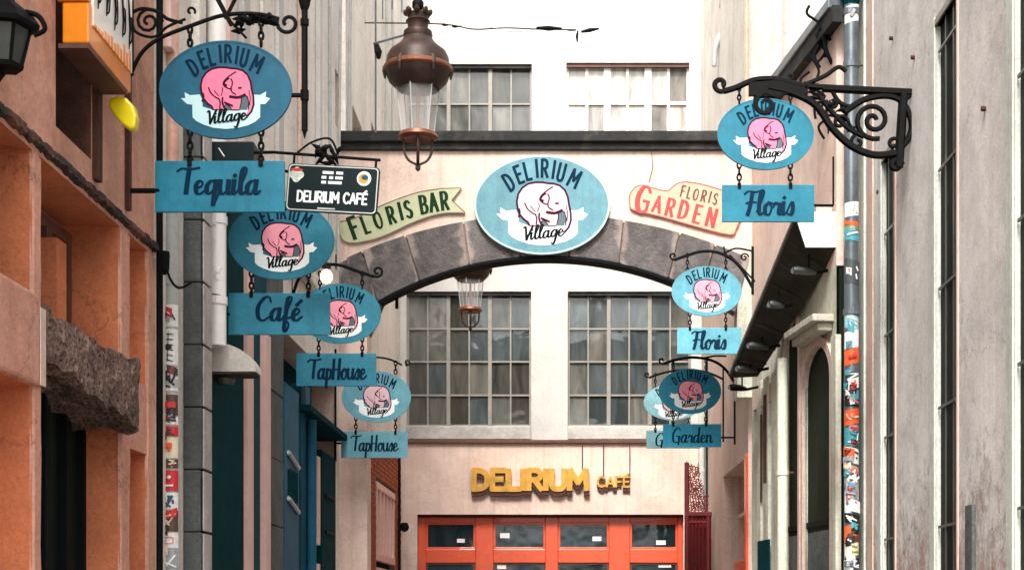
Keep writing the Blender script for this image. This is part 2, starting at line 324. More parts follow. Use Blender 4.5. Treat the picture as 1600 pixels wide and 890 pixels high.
# ------------------------------------------------------------------ wall builder: wall with real openings
class Plane:
    """origin O (x,y), unit direction U along the wall, N pointing into the wall"""
    def __init__(s, O, U, Nn): s.O = Vector(O); s.U = Vector(U).normalized(); s.N = Vector(Nn).normalized()
    def w(s, u, d, z):
        p = s.O + s.U*u + s.N*d; return (p.x, p.y, z)
def wall(name, pl, mat, u0, u1, z0, z1, ops=(), t=.3, parent=None, rev=None, du=0):
    us = sorted({u0, u1, *[o[0] for o in ops], *[o[1] for o in ops]}); zs = sorted({z0, z1, *[o[2] for o in ops], *[o[3] for o in ops]})
    us = [u for u in us if u0 <= u <= u1]; zs = [z for z in zs if z0 <= z <= z1]
    def solid(i, j):
        if i < 0 or j < 0 or i >= len(us)-1 or j >= len(zs)-1: return False
        uc, zc = (us[i]+us[i+1])/2, (zs[j]+zs[j+1])/2
        return not any(o[0] < uc < o[1] and o[2] < zc < o[3] for o in ops)
    mb = MB(); w_ = pl.w
    for i in range(len(us)-1):
        for j in range(len(zs)-1):
            if not solid(i, j): continue
            a, b, c, d = us[i], us[i+1], zs[j], zs[j+1]
            mb.face([w_(a,0,c), w_(b,0,c), w_(b,0,d), w_(a,0,d)]); mb.face([w_(a,t,c), w_(a,t,d), w_(b,t,d), w_(b,t,c)])
            if not solid(i-1, j): mb.face([w_(a,0,c), w_(a,0,d), w_(a,t,d), w_(a,t,c)], 1)
            if not solid(i+1, j): mb.face([w_(b,0,c), w_(b,t,c), w_(b,t,d), w_(b,0,d)], 1)
            if not solid(i, j-1): mb.face([w_(a,0,c), w_(a,t,c), w_(b,t,c), w_(b,0,c)], 1)
            if not solid(i, j+1): mb.face([w_(a,0,d), w_(b,0,d), w_(b,t,d), w_(a,t,d)], 1)
    return mb.build(name, [mat, rev or mat], parent)
def pbox(mb, pl, u0, u1, d0, d1, z0, z1, mi=0):
    c = [pl.w(u, d, z) for u in (u0, u1) for d in (d0, d1) for z in (z0, z1)]
    n = len(mb.v); mb.v += c
    for q in ((0,1,3,2),(4,6,7,5),(0,4,5,1),(2,3,7,6),(0,2,6,4),(1,5,7,3)):
        mb.f.append(tuple(n+i for i in q)); mb.m.append(mi)
def PB(name, pl, a, mat, parent, bevel=0):
    mb = MB(); pbox(mb, pl, *a); return mb.build(name, mat, parent, bevel=bevel)
def window(parent, pl, u0, u1, z0, z1, d, cols, rows, fmat, gmat, fw=.05, mw=.025, heavy=2, name='window', rowz=None):
    mb = MB(); cw = (u1-u0)/cols
    zs = rowz or [z0+(z1-z0)*i/rows for i in range(rows+1)]
    pbox(mb, pl, u0, u0+fw, d, d+.07, z0, z1); pbox(mb, pl, u1-fw, u1, d, d+.07, z0, z1)
    pbox(mb, pl, u0+fw, u1-fw, d+.002, d+.07, z0, z0+fw); pbox(mb, pl, u0+fw, u1-fw, d+.002, d+.07, z1-fw, z1)
    for i in range(1, cols):
        hw = mw*1.1 if i % heavy == 0 else mw*.45; u = u0+cw*i
        pbox(mb, pl, u-hw, u+hw, d+.006 if i % heavy else d-.008, d+.06, z0+fw, z1-fw)
    for j in range(1, len(zs)-1): pbox(mb, pl, u0+fw, u1-fw, d+.012, d+.055, zs[j]-mw*.5, zs[j]+mw*.5)
    fr = mb.build(name, fmat, parent)
    for i in range(cols):
        for j in range(len(zs)-1):
            a, b = u0+cw*i, u0+cw*(i+1)
            g = MB(); e = R.uniform(-.008, .008)
            c = [pl.w(a, d+.045+e, zs[j]), pl.w(b, d+.045-e, zs[j]), pl.w(b, d+.045-e+.003, zs[j+1]), pl.w(a, d+.045+e+.003, zs[j+1])]
            c2 = [pl.w(a, d+.05+e, zs[j]), pl.w(b, d+.05-e, zs[j]), pl.w(b, d+.05-e+.003, zs[j+1]), pl.w(a, d+.05+e+.003, zs[j+1])]
            g.face(c); g.face(c2[::-1])
            for k in range(4): g.face([c[k], c[(k+1)%4], c2[(k+1)%4], c2[k]])
            g.build('pane', gmat if not isinstance(gmat, (list, tuple)) else gmat[R.randrange(len(gmat))], fr)
    return fr

LW = Plane((-2.65, 0), (0, 1), (-1, 0))      # left row of houses, u = distance
RW = Plane((2.9, 0), (0, 1), (1, 0))         # right tall wall
RL = Plane((2.25, 0), (0, 1), (1, 0))        # right wall beyond the arch
EW = Plane((0, 25), (1, 0), (0, 1))          # end facade, u = x
ob = Vector((2.25-2.66, 18.3-14.95)).normalized()
OW = Plane((2.66, 14.95), ob, (ob.y, -ob.x)) # angled shop wall on the right
OWL = (Vector((2.25,18.3))-Vector((2.66,14.95))).length

# ------------------------------------------------------------------ ground
mb = MB(); mb.face([(-80,-60,0),(80,-60,0),(80,120,0),(-80,120,0)])
cob = plaster('grey_cobbles', srgb(146,140,132), .25, stain=srgb(80,76,74), stain_amt=.5, bump=1, scale=8)
tag(mb.build('ground', cob), kind='structure')

# ------------------------------------------------------------------ LEFT 1: orange house
hs1 = empty('orange_house', (-2.65, 8.6, 0), 'orange plastered old house with deep window recesses at far left', 'house')
def kid(o, root):                             # keep world coordinates while parented to an Empty at loc
    o.parent = root; o.location = Vector(o.location) - root.location; return o
class Root:                                   # collects world-space parts under an Empty standing at the thing's base
    pass
def sub(root, o):
    o.parent = root; o.matrix_parent_inverse = Matrix.Translation(-Vector(root.location)); return o
ops = [(5.6, 7.66, 3.2, 3.92), (5.6, 7.66, .3, 2.74), (7.77, 9.18, 3.05, 3.92), (7.77, 9.18, 0, 3.02), (9.36, 9.77, 3.05, 3.92), (9.36, 9.77, .3, 2.62),
       (8.02, 8.62, 4.15, 7.5), (5.6, 7.3, 4.4, 7.0)]
low = [o for o in ops if o[3] <= 3.93]; up = [o for o in ops if o[3] > 3.93]
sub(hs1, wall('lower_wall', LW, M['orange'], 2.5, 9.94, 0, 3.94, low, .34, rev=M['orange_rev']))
sub(hs1, wall('upper_wall', LW, M['mauve'], 2.5, 9.94, 3.94, 12, up, .34, rev=M['browndirt_shade']))
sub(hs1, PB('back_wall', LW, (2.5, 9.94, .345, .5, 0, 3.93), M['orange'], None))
sub(hs1, PB('recess_back', LW, (2.5, 9.94, .345, .5, 3.95, 12), M['browndirt_shade'], None))  # upper recess sides and back coloured dark for their shade
# sooty string ledge with broken edge
mb = MB(); nseg = 150
prev = None
for i in range(nseg+1):
    y = 5+4.97*i/nseg; a = .016+.022*R.random(); zt = 3.985+.018*R.random(); zb = 3.945-.018*R.random()
    ring = [(-2.66, y, zb), (-2.65+a, y, zb+.02), (-2.65+a*.8, y, zt), (-2.66, y, zt+.03)]
    if prev:
        for k in range(4): mb.face([prev[k], prev[(k+1)%4], ring[(k+1)%4], ring[k]])
    else: mb.face(ring)
    prev = ring
mb.face(prev[::-1]); sub(hs1, mb.build('string_ledge', M['ledge']))
# pale edging lines of piers
for (a, b) in ((7.655,7.775),(9.175,9.365),(9.765,9.95)):
    mb = MB(); seg = 26; prev = None
    for i in range(seg+1):
        z = .0+3.9*i/seg; j1 = R.uniform(-.006, .006); j2 = R.uniform(0,.005)
        ring = [(-2.66, a+j1, z), (-2.642+j2, a+j1+.012, z), (-2.642+j2, b-.012-j1, z), (-2.66, b, z)]
        if prev:
            for k in range(4): mb.face([prev[k], prev[(k+1)%4], ring[(k+1)%4], ring[k]])
        prev = ring
    mb.face(prev); sub(hs1, mb.build('pier', M['orange']))
# hidden window frames deep in the recesses
sub(hs1, PB('broken_pier_edge', LW, (7.69, 7.77, -.035, -.028+.0, 2.75, 3.14), M['pinkdirty'], None, bevel=.003))
for (a, b, z0, z1) in ((7.85, 9.1, 3.08, 3.85), (6.0, 7.6, 3.25, 3.85)):
    fr = window(None, LW, a, b, z0, z1, .262, 3, 1, M['brown'], M['pane_dark'], fw=.07, mw=.05, heavy=1); sub(hs1, fr)
sub(hs1, PB('window_post', LW, (8.55, 8.72, .17, .3, 3.06, 3.7), M['orange_rev'], None))
fr = window(None, LW, 7.75, 9.2, .3, 3.03, .2, 4, 2, M['inkblack'], M['pane_black'], fw=.07, mw=.04, heavy=1); sub(hs1, fr)  # black frame and panes run up as dark backing for the shade under the ledge
mb = MB()
for y in (7.95, 8.2, 8.5, 8.8): pbox(mb, LW, y, y+.03, .24, .29, .1, 2.75)
sub(hs1, mb.build('door_bars', M['inkblack']))
mb = MB(); pbox(mb, LW, 5.0, 7.70, -.03, .2, 2.742, 3.2); sub(hs1, mb.build('spandrel', M['orange'], bevel=.02))
mb = MB(); pbox(mb, LW, 8.64, 8.72, -.035, 0, 4.05, 12); pbox(mb, LW, 9.28, 9.33, -.03, 0, 4.05, 12); sub(hs1, mb.build('dark_conduit', M['browndirt_shade']))

# broken masonry lump in place of the spandrel
from mathutils import noise
def rough_block(x0, x1, y0, y1, z0, z1, n=(10, 34, 12), amp=.07):
    bm = bmesh.new(); idx = {}
    def pt(i, j, k):
        key = (i, j, k)
        if key in idx: return idx[key]
        t = j/n[1]; xo = x1-.17*(1-t)**1.3; x = x0+(xo-x0)*i/n[0]; y = y0+(y1-y0)*j/n[1]; z = z0+(z1-z0)*k/n[2]
        t = j/n[1]
        if k > n[2]*.5: z += -.10*t + .05*noise.noise(Vector((y*7, x*5, 1)))
        else: z += .25*(1-t) + .05*noise.noise(Vector((y*9, x*6, 3)))
        v = Vector((x, y, z)); d = noise.noise_vector(v*6)*amp + noise.noise_vector(v*17)*amp*.45 + noise.noise_vector(Vector((v.x*40, v.y*12, v.z*40)))*amp*.2
        if i == 0: d.x = 0
        idx[key] = bm.verts.new(v+d); return idx[key]
    for a in range(n[1]):
        for b in range(n[2]):
            for i in (0, n[0]): bm.faces.new([pt(i,a,b), pt(i,a+1,b), pt(i,a+1,b+1), pt(i,a,b+1)])
    for a in range(n[0]):
        for b in range(n[2]):
            for j in (0, n[1]): bm.faces.new([pt(a,j,b), pt(a+1,j,b), pt(a+1,j,b+1), pt(a,j,b+1)])
        for b in range(n[1]):
            for k in (0, n[2]): bm.faces.new([pt(a,b,k), pt(a+1,b,k), pt(a+1,b+1,k), pt(a,b+1,k)])
    bmesh.ops.recalc_face_normals(bm, faces=bm.faces)
    me = bpy.data.meshes.new('rubble_beam'); bm.to_mesh(me); bm.free(); me.materials.append(M['rubble'])
    o = bpy.data.objects.new('rubble_beam', me); col.objects.link(o); return o
rb = rough_block(-2.95, -2.50, 7.72, 9.07, 2.69, 3.17, (14, 80, 24), .018); sub(hs1, rb)

# ------------------------------------------------------------------ yellow box sign on the orange house
yb = empty('box_sign', (-2.6, 8.4, 4.57), 'amber and white lit box sign fixed high on the orange house', 'sign')
def world_part(root, mb, name, mat, **kw): o = mb.build(name, mat, None, **kw); return sub(root, o)
mb = MB().box((-2.61, 8.0, 4.575), (-2.47, 8.78, 4.79)); world_part(yb, mb, 'amber_box', M['orangebox'], bevel=.01)
mb = MB().box((-2.61, 8.03, 4.792), (-2.478, 8.78, 5.35)); world_part(yb, mb, 'white_box', M['whitebox'], bevel=.01)
mb = MB().box((-2.477, 8.06, 4.69), (-2.463, 8.775, 5.35)); world_part(yb, mb, 'side_panel', M['whitebox'])
mb = MB().box((-2.63, 8.0, 4.55), (-2.475, 8.72, 4.573)); world_part(yb, mb, 'base_tray', M['brown'])
mb = MB().box((-2.63, 7.99, 4.794), (-2.465, 8.02, 4.83)); world_part(yb, mb, 'front_lip', M['orangebox'])
for k, y in enumerate((8.12, 8.27, 8.42, 8.57, 8.70)):
    mb = MB(); mb.tube([(-2.458, y, 4.80+.02*(k%2)), (-2.458, y+.02, 4.92), (-2.458, y-.01, 5.1)], [.003, .008, .004], 5); mb.tube(crom([(-2.458, y, 4.97), (-2.458, y+.05, 4.99), (-2.458, y+.055, 4.88), (-2.458, y+.02, 4.84)], 3), .0045, 4)
    world_part(yb, mb, 'letter_stroke', M['inkblack'])
for k in range(12):
    y = 8.07+k*.058; h = .01+.012*k*R.uniform(.3,1); mb = MB().box((-2.470, y, 4.685), (-2.459-.0006*(k%3), y+.035, 4.69+h)); world_part(yb, mb, 'amber_drip', M['orangebox'])
# yellow leaf-shaped flap
prof = [(172,158),(184,153),(200,156),(211,168),(216,185),(213,203),(206,206),(192,196),(180,182),(173,170)]
Yf = 8.74; pts = [P(x, y, Yf) for x, y in prof]
mb = MB(); mb.prism([(p.x, p.z) for p in pts], Yf-.04, Yf+.04)
o = mb.build('hanging_flap', M['yellow'], bevel=.02); tag(o, 'small bright yellow leaf shaped plate hanging below the box sign', 'sign plate')

# far left wall lantern
wl = empty('wall_lantern', (-2.6, 7.15, 4.0), 'black wall lantern with pale glass cut by the left frame edge', 'lantern')
c = P(6, 66, 7.1)
mb = MB().lathe([(0,.26),(.03,.24),(.05,.19),(.13,.13),(.16,.085),(.155,.065),(.12,.06)], 6, c, ph=.2); world_part(wl, mb, 'cap', M['iron'])
mb = MB().lathe([(.115,.06),(.075,-.10)], 6, c, ph=.2); world_part(wl, mb, 'glass', M['lampgrey'])
mb = MB()
for k in range(6):
    a = .2+k*math.pi/3; mb.tube([(c[0]+.118*math.cos(a), c[1]+.118*math.sin(a), c[2]+.065), (c[0]+.078*math.cos(a), c[1]+.078*math.sin(a), c[2]-.11)], .009, 4)
mb.lathe([(.0,-.13),(.085,-.125),(.09,-.105),(.07,-.1)], 6, c, ph=.2)
world_part(wl, mb, 'frame', M['iron'])
mb = MB(); mb.tube(crom([(-2.66, 7.1, c[2]-.02), (c[0]-.14, 7.1, c[2]-.1), (c[0]-.08, 7.1, c[2]-.22), (c[0], 7.1, c[2]-.14)]), .014, 6)
mb.tube(crom([(c[0]+.1, 7.1, c[2]+.14), (c[0]+.16, 7.1, c[2]+.12),(c[0]+.19, 7.1, c[2]+.06), (c[0]+.14, 7.1, c[2]+.03)]), .012, 6); world_part(wl, mb, 'bracket', M['iron'])

# ------------------------------------------------------------------ STROKE LETTERS
S = {  # flowing brush script, baseline 0, x-height .5, ascender 1
'T': ([[(-.08,.86),(.08,.97),(.3,.93),(.62,1.0)], [(.3,.95),(.27,.5),(.25,.04)]], .50),
'e': ([[(.02,.2),(.2,.28),(.25,.42),(.15,.5),(.05,.33),(.07,.08),(.18,0),(.36,.16)]], .34),
'q': ([[(.3,.44),(.18,.5),(.05,.3),(.08,.04),(.2,.06),(.3,.3)], [(.32,.5),(.3,0),(.29,-.43),(.37,-.2),(.44,.05)]], .43),
'u': ([[(.03,.5),(.03,.15),(.12,0),(.25,.15),(.29,.5)], [(.29,.5),(.28,.1),(.34,0),(.42,.12)]], .40),
'i': ([[(.06,.5),(.05,.1),(.1,0),(.2,.12)], [(.06,.68),(.09,.72)]], .20),
'l': ([[(.0,.12),(.16,.6),(.23,.92),(.16,1.0),(.09,.8),(.07,.2),(.14,0),(.26,.12)]], .25),
'a': ([[(.28,.44),(.17,.5),(.04,.3),(.06,.05),(.18,.03),(.29,.35)], [(.31,.5),(.29,.1),(.35,0),(.45,.12)]], .43),
'C': ([[(.5,.78),(.44,.98),(.27,.95),(.08,.6),(.1,.15),(.28,0),(.5,.18)]], .52),
'f': ([[(.0,.1),(.16,.5),(.27,.9),(.21,1.0),(.13,.85),(.1,.2),(.08,-.38),(.17,-.42),(.22,-.15),(.1,.05),(.32,.15)]], .31),
'F': ([[(-.02,.84),(.12,.96),(.35,.92),(.64,1.0)], [(.27,.93),(.22,.4),(.14,.0)], [(.06,.46),(.24,.52),(.44,.5)]], .48),
'o': ([[(.18,.5),(.05,.33),(.08,.04),(.22,.02),(.29,.3),(.18,.5),(.38,.42)]], .35),
'r': ([[(.0,.3),(.09,.52),(.1,.42),(.24,.46),(.21,.12),(.27,0),(.36,.12)]], .32),
's': ([[(.0,.12),(.16,.52),(.22,.25),(.16,.0),(.02,.06)]], .27),
'p': ([[(.06,.5),(.05,-.42)], [(.06,.28),(.18,.5),(.29,.3),(.2,.0),(.07,.08)]], .35),
'H': ([[(.05,.98),(.05,0)], [(.36,1.0),(.34,0)], [(-.04,.45),(.42,.5)]], .46),
'G': ([[(.48,.8),(.42,.98),(.27,.95),(.08,.6),(.1,.15),(.26,0),(.42,.12),(.44,.42)], [(.28,.42),(.52,.44)], [(.45,.42),(.43,-.12)]], .56),
'd': ([[(.28,.44),(.17,.5),(.04,.3),(.06,.05),(.18,.03),(.3,.35)], [(.34,1.0),(.3,.1),(.36,0),(.45,.12)]], .43),
'n': ([[(.05,.5),(.05,0)], [(.05,.28),(.2,.5),(.28,.36),(.28,.08),(.34,0),(.42,.12)]], .41),
'V': ([[(-.02,.9),(.1,.94),(.2,.02)], [(.2,.02),(.5,1.0)]], .40),
'g': ([[(.3,.44),(.18,.5),(.05,.3),(.08,.04),(.2,.06),(.3,.3)], [(.32,.5),(.3,-.1),(.2,-.5),(.08,-.42)]], .40),
' ': ([], .3)}
S['é'] = (S['e'][0]+[[(.14,.64),(.3,.84)]], .36)
B = {  # upright capitals, height 1
'D': ([[(0,0),(0,1)], [(0,1),(.22,.97),(.38,.8),(.42,.5),(.38,.2),(.22,.03),(0,0)]], .58),
'E': ([[(0,0),(0,1)], [(0,1),(.36,1)], [(0,.52),(.3,.52)], [(0,0),(.36,0)]], .50),
'L': ([[(0,1),(0,0)], [(0,0),(.34,0)]], .46),
'I': ([[(0,0),(0,1)]], .18),
'R': ([[(0,0),(0,1)], [(0,1),(.24,.99),(.36,.86),(.36,.64),(.24,.5),(0,.48)], [(.18,.48),(.4,0)]], .54),
'U': ([[(0,1),(0,.3),(.06,.06),(.2,0),(.34,.06),(.4,.3),(.4,1)]], .56),
'M': ([[(0,0),(.03,1)], [(.03,1),(.27,.35)], [(.27,.35),(.51,1)], [(.51,1),(.54,0)]], .70),
'F': ([[(0,0),(0,1)], [(0,1),(.38,1)], [(0,.52),(.3,.52)]], .48),
'O': ([[(.24,1),(.06,.85),(0,.5),(.06,.15),(.24,0),(.42,.15),(.48,.5),(.42,.85),(.24,1)]], .64),
'S': ([[(.36,.86),(.22,1),(.04,.88),(.04,.66),(.2,.5),(.36,.36),(.36,.12),(.2,0),(.0,.12)]], .50),
'B': ([[(0,0),(0,1)], [(0,1),(.24,.98),(.34,.84),(.32,.62),(.2,.52),(0,.52)], [(.18,.52),(.36,.42),(.4,.22),(.3,.04),(0,0)]], .54),
'A': ([[(0,0),(.24,1)], [(.24,1),(.48,0)], [(.08,.34),(.4,.34)]], .60),
'G': ([[(.44,.82),(.3,1),(.1,.9),(0,.5),(.1,.1),(.28,0),(.44,.12),(.44,.44)], [(.26,.44),(.48,.44)]], .62),
'N': ([[(0,0),(0,1)], [(0,1),(.42,0)], [(.42,0),(.42,1)]], .58),
'C': ([[(.42,.84),(.28,1),(.1,.9),(0,.5),(.1,.1),(.28,0),(.42,.16)]], .54),
' ': ([], .3)}
B['É'] = (B['E'][0]+[[(.12,1.1),(.28,1.3)]], .50)
def ribbon(mb, pts, wid, y, thin=None, thick=None, dep=0, cap=True):
    """flat pen stroke in the x,z plane at depth y (towards -y); thin/thick make a nib that swells on down strokes"""
    k = len(pts); L_, R_ = [], []
    for i in range(k):
        a, b = pts[max(i-1,0)], pts[min(i+1,k-1)]
        dx, dz = b[0]-a[0], b[1]-a[1]; l = math.hypot(dx, dz) or 1; dx /= l; dz /= l
        ww = wid
        if thin is not None: ww = thin+(thick-thin)*abs(dz)**1.3 if dz < 0 or k == 2 else thin+(thick-thin)*.18
        p = pts[i]; ext = 0
        if cap and i in (0, k-1): ext = ww*.32*(-1 if i == 0 else 1)
        cx, cz = p[0]+dx*ext, p[1]+dz*ext
        L_.append((cx-dz*ww/2, cz+dx*ww/2)); R_.append((cx+dz*ww/2, cz-dx*ww/2))
    for i in range(k-1):
        q = [L_[i], L_[i+1], R_[i+1], R_[i]]
        if dep: mb.prism(q, y-4e-5*i, y+dep)
        else: mb.face([(a, y-1.6e-5*(i+(j_ in (1, 2))), b) for j_, (a, b) in enumerate(q)])
def text_mb(txt, table, x, z, size, y, pen=.1, thin=None, thick=None, ang=0, track=1, xs=1, slant=0, dep=0, each=None, curve=None):
    """writes txt; returns total width. each: called with an MB per glyph"""
    cur = 0; k = 0; mbs = []
    for ch in txt:
        strokes, adv = table[ch]; g = MB()
        for st in strokes:
            pts = crom(st, 5) if len(st) > 2 else [st[0], ((st[0][0]+st[1][0])/2, (st[0][1]+st[1][1])/2), st[1]] if False else (crom(st,5) if len(st)>2 else list(st))
            q = []
            for a, b in pts:
                u = (cur+(a+slant*b)*xs)*size; v = b*size
                q.append((x+u*math.cos(ang)-v*math.sin(ang), z+u*math.sin(ang)+v*math.cos(ang)))
            ribbon(g, q, pen*size, y-.00035*(k%5)-.0001*k, None if thin is None else thin*size, None if thin is None else thick*size, dep); k += 1
        mbs.append((ch, g)); cur += adv*xs*track
    return mbs, cur*size
def text_width(txt, table, track=1, xs=1): return sum(table[c][1] for c in txt)*xs*track
def join_letters(mbs):
    m = MB()
    for _, g in mbs:
        n = len(m.v); m.v += g.v; m.f += [tuple(i+n for i in f) for f in g.f]; m.m += g.m
    return m

# ------------------------------------------------------------------ emblem (coordinates: half width of the oval = 1)
def zz(p): return ((p[0]-598)/583, (443-p[1])/583)
BODY = [(490,625),(478,595),(440,568),(408,530),(388,480),(380,415),(393,350),(428,297),(478,263),(540,250),(600,250),(645,258),(700,262),(752,278),(795,317),(820,375),(830,440),(846,510),(848,580),(828,640),(792,680),(776,670),(800,625),(806,560),(792,508),(765,490),(738,505),(738,560),(728,600),(722,625),(655,625),(636,596),(604,572),(594,590),(592,625)]
BANNER = [(305,565),(350,570),(400,596),(490,625),(600,632),(720,625),(800,603),(860,570),(905,562),(905,690),(860,730),(800,760),(700,785),(600,793),(490,782),(400,752),(340,722),(308,690)]
TL = [(236,468),(285,494),(372,488),(398,540),(396,600),(330,582),(258,572),(236,552),(204,520),(244,520)]
TR = [(848,490),(905,492),(958,462),(952,508),(994,524),(950,572),(900,575),(846,600),(850,540)]
def sc2(pts, a): return [(zz(p)[0]*a, zz(p)[1]*a) for p in pts]
def poly_flat(mb, pts, y, mi=0): mb.face([(p[0], y, p[1]) for p in pts], mi)
def fan(mb, pts, y):                       # concave outline: triangulate
    from mathutils.geometry import tessellate_polygon
    tri = tessellate_polygon([[Vector((p[0], p[1], 0)) for p in pts]])
    n = len(mb.v); mb.v += [(p[0], y, p[1]) for p in pts]
    for t_ in tri: mb.f.append(tuple(n+i for i in t_)); mb.m.append(0)
def emblem(par, a, y, pinkm, whitem, detail=True):
    """a = half width of the oval; everything lies on the board's face at depth y"""
    bn = MB(); fan(bn, sc2(TL, a), y-.0010); fan(bn, sc2(TR, a), y-.0012); fan(bn, sc2(BANNER, a), y-.0016); ban = bn.build('ribbon_banner', whitem, par)
    sh = MB(); fan(sh, sc2([(470,560),(600,560),(740,500),(790,500),(800,560),(790,625),(480,625),(460,600)], a), y-.0019); sh.build('emblem_shade', M['shade'], par)
    bb = MB(); pts = sc2(BODY, a)
    fan(bb, pts, y-.0026); el = bb.build('elephant_emblem', pinkm, par)
    ol = MB(); wd = .02*a*2
    smooth_pts = pts+[pts[0]]
    ribbon(ol, smooth_pts[:22], wd*.75, y-.0034, cap=False)
    ribbon(ol, smooth_pts[22:], wd*.4, y-.0035, cap=False)
    k = 0
    for st, w_ in (([(690,290),(650,315),(612,345),(585,375),(580,402),(602,425),(640,440),(655,410),(660,380),(648,352)], .8),
                   ([(625,345),(596,368),(584,398),(606,410)], 1.5),
                   ([(650,440),(655,465),(690,490)], .8), ([(640,508),(700,516),(740,506),(770,492)], 1.7), ([(715,432),(738,432)], 1.1),
                   ([(450,430),(470,475),(510,512),(545,530)], .8), ([(540,525),(552,560),(548,612)], .8), ([(575,518),(572,560),(590,612)], 1.1),
                   ([(560,500),(575,455),(568,430)], .5), ([(592,560),(640,580),(660,590)], 1.2), ([(398,480),(406,505),(396,550)], 1.2), ([(806,455),(818,520),(812,585)], .5), ([(500,455),(540,505)],.5)):
        k += 1; q = sc2(st, a); q = crom(q, 4) if len(q) > 2 else q
        ribbon(ol, q, wd*.62*w_, y-.0036-.0001*k)
    ol.build('emblem_outline', M['outline'], el)
    # DELIRIUM on the arc
    dl = MB(); k = 0
    for ch, cx, cy, an in (('D',312,248,31),('E',398,182,21),('L',474,152,13),('I',553,130,5),('R',622,130,-1),('I',700,140,-8),('U',765,163,-14),('M',878,218,-25)):
        st, adv = B[ch]; wch = {'I':0,'R':.4,'D':.42,'E':.36,'L':.34,'U':.4,'M':.54}[ch]
        A = math.radians(an); c0 = zz((cx, cy)); h = 148/583
        for s_ in st:
            q = crom(s_, 5) if len(s_) > 2 else list(s_)
            qq = []
            for u, v in q:
                uu = (u-wch/2)*h*(.8 if ch != 'M' else .9); vv = (v-.5)*h
                qq.append(((c0[0]+uu*math.cos(A)-vv*math.sin(A))*a, (c0[1]+uu*math.sin(A)+vv*math.cos(A))*a))
            ribbon(dl, qq, .042*a, y-.001-.0001*(k % 9)); k += 1
    dl.build('arched_lettering', M['ink'], par)
    c0 = zz((432, 752)); mbs, _ = text_mb('Village', S, c0[0]*a, c0[1]*a, .20*a, y-.0030, thin=.09, thick=.18, xs=1.34, slant=.16, ang=math.radians(7))
    join_letters(mbs).build('script_lettering', M['inkblack'], ban)
M['shade'] = paint('grey_green_print', srgb(70,96,104), .5, .1, bump=0)
M['outline'] = paint('plum_print', srgb(58,20,44), .8, .05, bump=0, spec=.1)
def oval_pts(a, b, n=56): return [(a*math.cos(2*math.pi*i/n), b*math.sin(2*math.pi*i/n)) for i in range(n)]
def oval_board(name, par, a, b, m_face, m_rim, pinkm, whitem, th=.022, cz=0):
    mb = MB(); mb.prism(oval_pts(a, b), -th/2, th/2); o = mb.build(name, [m_face], par, bevel=.004)
    o.location = (0, 0, cz)
    rm = MB(); n = 56; P1, P2 = oval_pts(a*1.006, b*1.008), oval_pts(a*.978, b*.972)
    for i in range(n):
        j = (i+1) % n; rm.face([(P1[i][0], -th/2-.003, P1[i][1]), (P1[j][0], -th/2-.003, P1[j][1]), (P2[j][0], -th/2-.003, P2[j][1]), (P2[i][0], -th/2-.003, P2[i][1])])
        rm.face([(P1[i][0], -th/2-.003, P1[i][1]), (P1[i][0], th/2, P1[i][1]), (P1[j][0], th/2, P1[j][1]), (P1[j][0], -th/2-.003, P1[j][1])])
    rm.build('rim', m_rim, o)
    emblem(o, a, -th/2-.0015, pinkm, whitem)
    return o
def chain_mb(x, z0, z1, y=0):
    mb = MB(); n = max(2, round((z0-z1)/.045)); st = (z0-z1)/n
    for i in range(n):
        z = z0-st*(i+.5)
        mb.torus((x, y, z), st*.62, .0095, 'y' if i % 2 == 0 else 'x', 8, 4, sx=.55)
    return mb
def spiral(cx, cz, r0, r1, a0, a1, n=18): return [(cx+(r0+(r1-r0)*i/n)*math.cos(a0+(a1-a0)*i/n), 0, cz+(r0+(r1-r0)*i/n)*math.sin(a0+(a1-a0)*i/n)) for i in range(n+1)]

pink_deep = paint('hot_pink_print', srgb(232,116,150), .5, .06, bump=0)
pink_mid = paint('pink_print', srgb(236,150,168), .5, .06, bump=0)
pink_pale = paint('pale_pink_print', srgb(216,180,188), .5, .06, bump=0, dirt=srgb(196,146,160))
wh_cool = paint('cool_white_print', srgb(186,222,226), .5, .03, bump=0)
wh = paint('clean_white_print', srgb(232,240,238), .5, .03, bump=0)

def hanging_sign(label, Y, ocx, ocy, pw, px0, px1, py0, py1, word, tx0, tx1, tbase, tsize, col_, pinkm, whitem, chains, pen=(.07,.2), tall=1.0, roll=0, group='teal hanging signs along the alley', xs=None, hp=None, pcol=None):
    s = Y/F; c = P(ocx, ocy, Y)
    root = empty('hanging_sign', c, label, 'hanging sign', group); root['px'] = 0; del root['px']
    a = pw/2*s; b = a*(hp/pw if hp else .735)
    ov = oval_board('oval_board', root, a, b, col_, col_, pinkm, whitem)
    X = lambda px: (px-ocx)*s; Z = lambda py: (ocy-py)*s
    mb = MB(); mb.box((X(px0), -.011, Z(py1)), (X(px1), .011, Z(py0))); nb = mb.build('name_board', pcol or col_, root, bevel=.004)
    wgt = text_width(word, S); size = tsize*s
    xs_ = (tx1-tx0)*s/(wgt*size)
    mbs, _ = text_mb(word, S, X(tx0), Z(tbase), size, -.0135, thin=pen[0], thick=pen[1], xs=xs_, slant=.06)
    join_letters(mbs).build('lettering', M['ink'], nb)
    for cx in chains:
        ztop = Z(py0)-.012; e = 1-((X(cx))/a)**2; zb = -b*math.sqrt(max(0, e))+.015
        chain_mb(X(cx), zb, ztop).build('chain', M['iron'], root)
        mb = MB().box((X(cx)-.014, -.017, Z(py0)-.035), (X(cx)+.014, .017, Z(py0)+.012)); mb.build('chain_clip', M['iron'], root)
    return root, X, Z, a, b

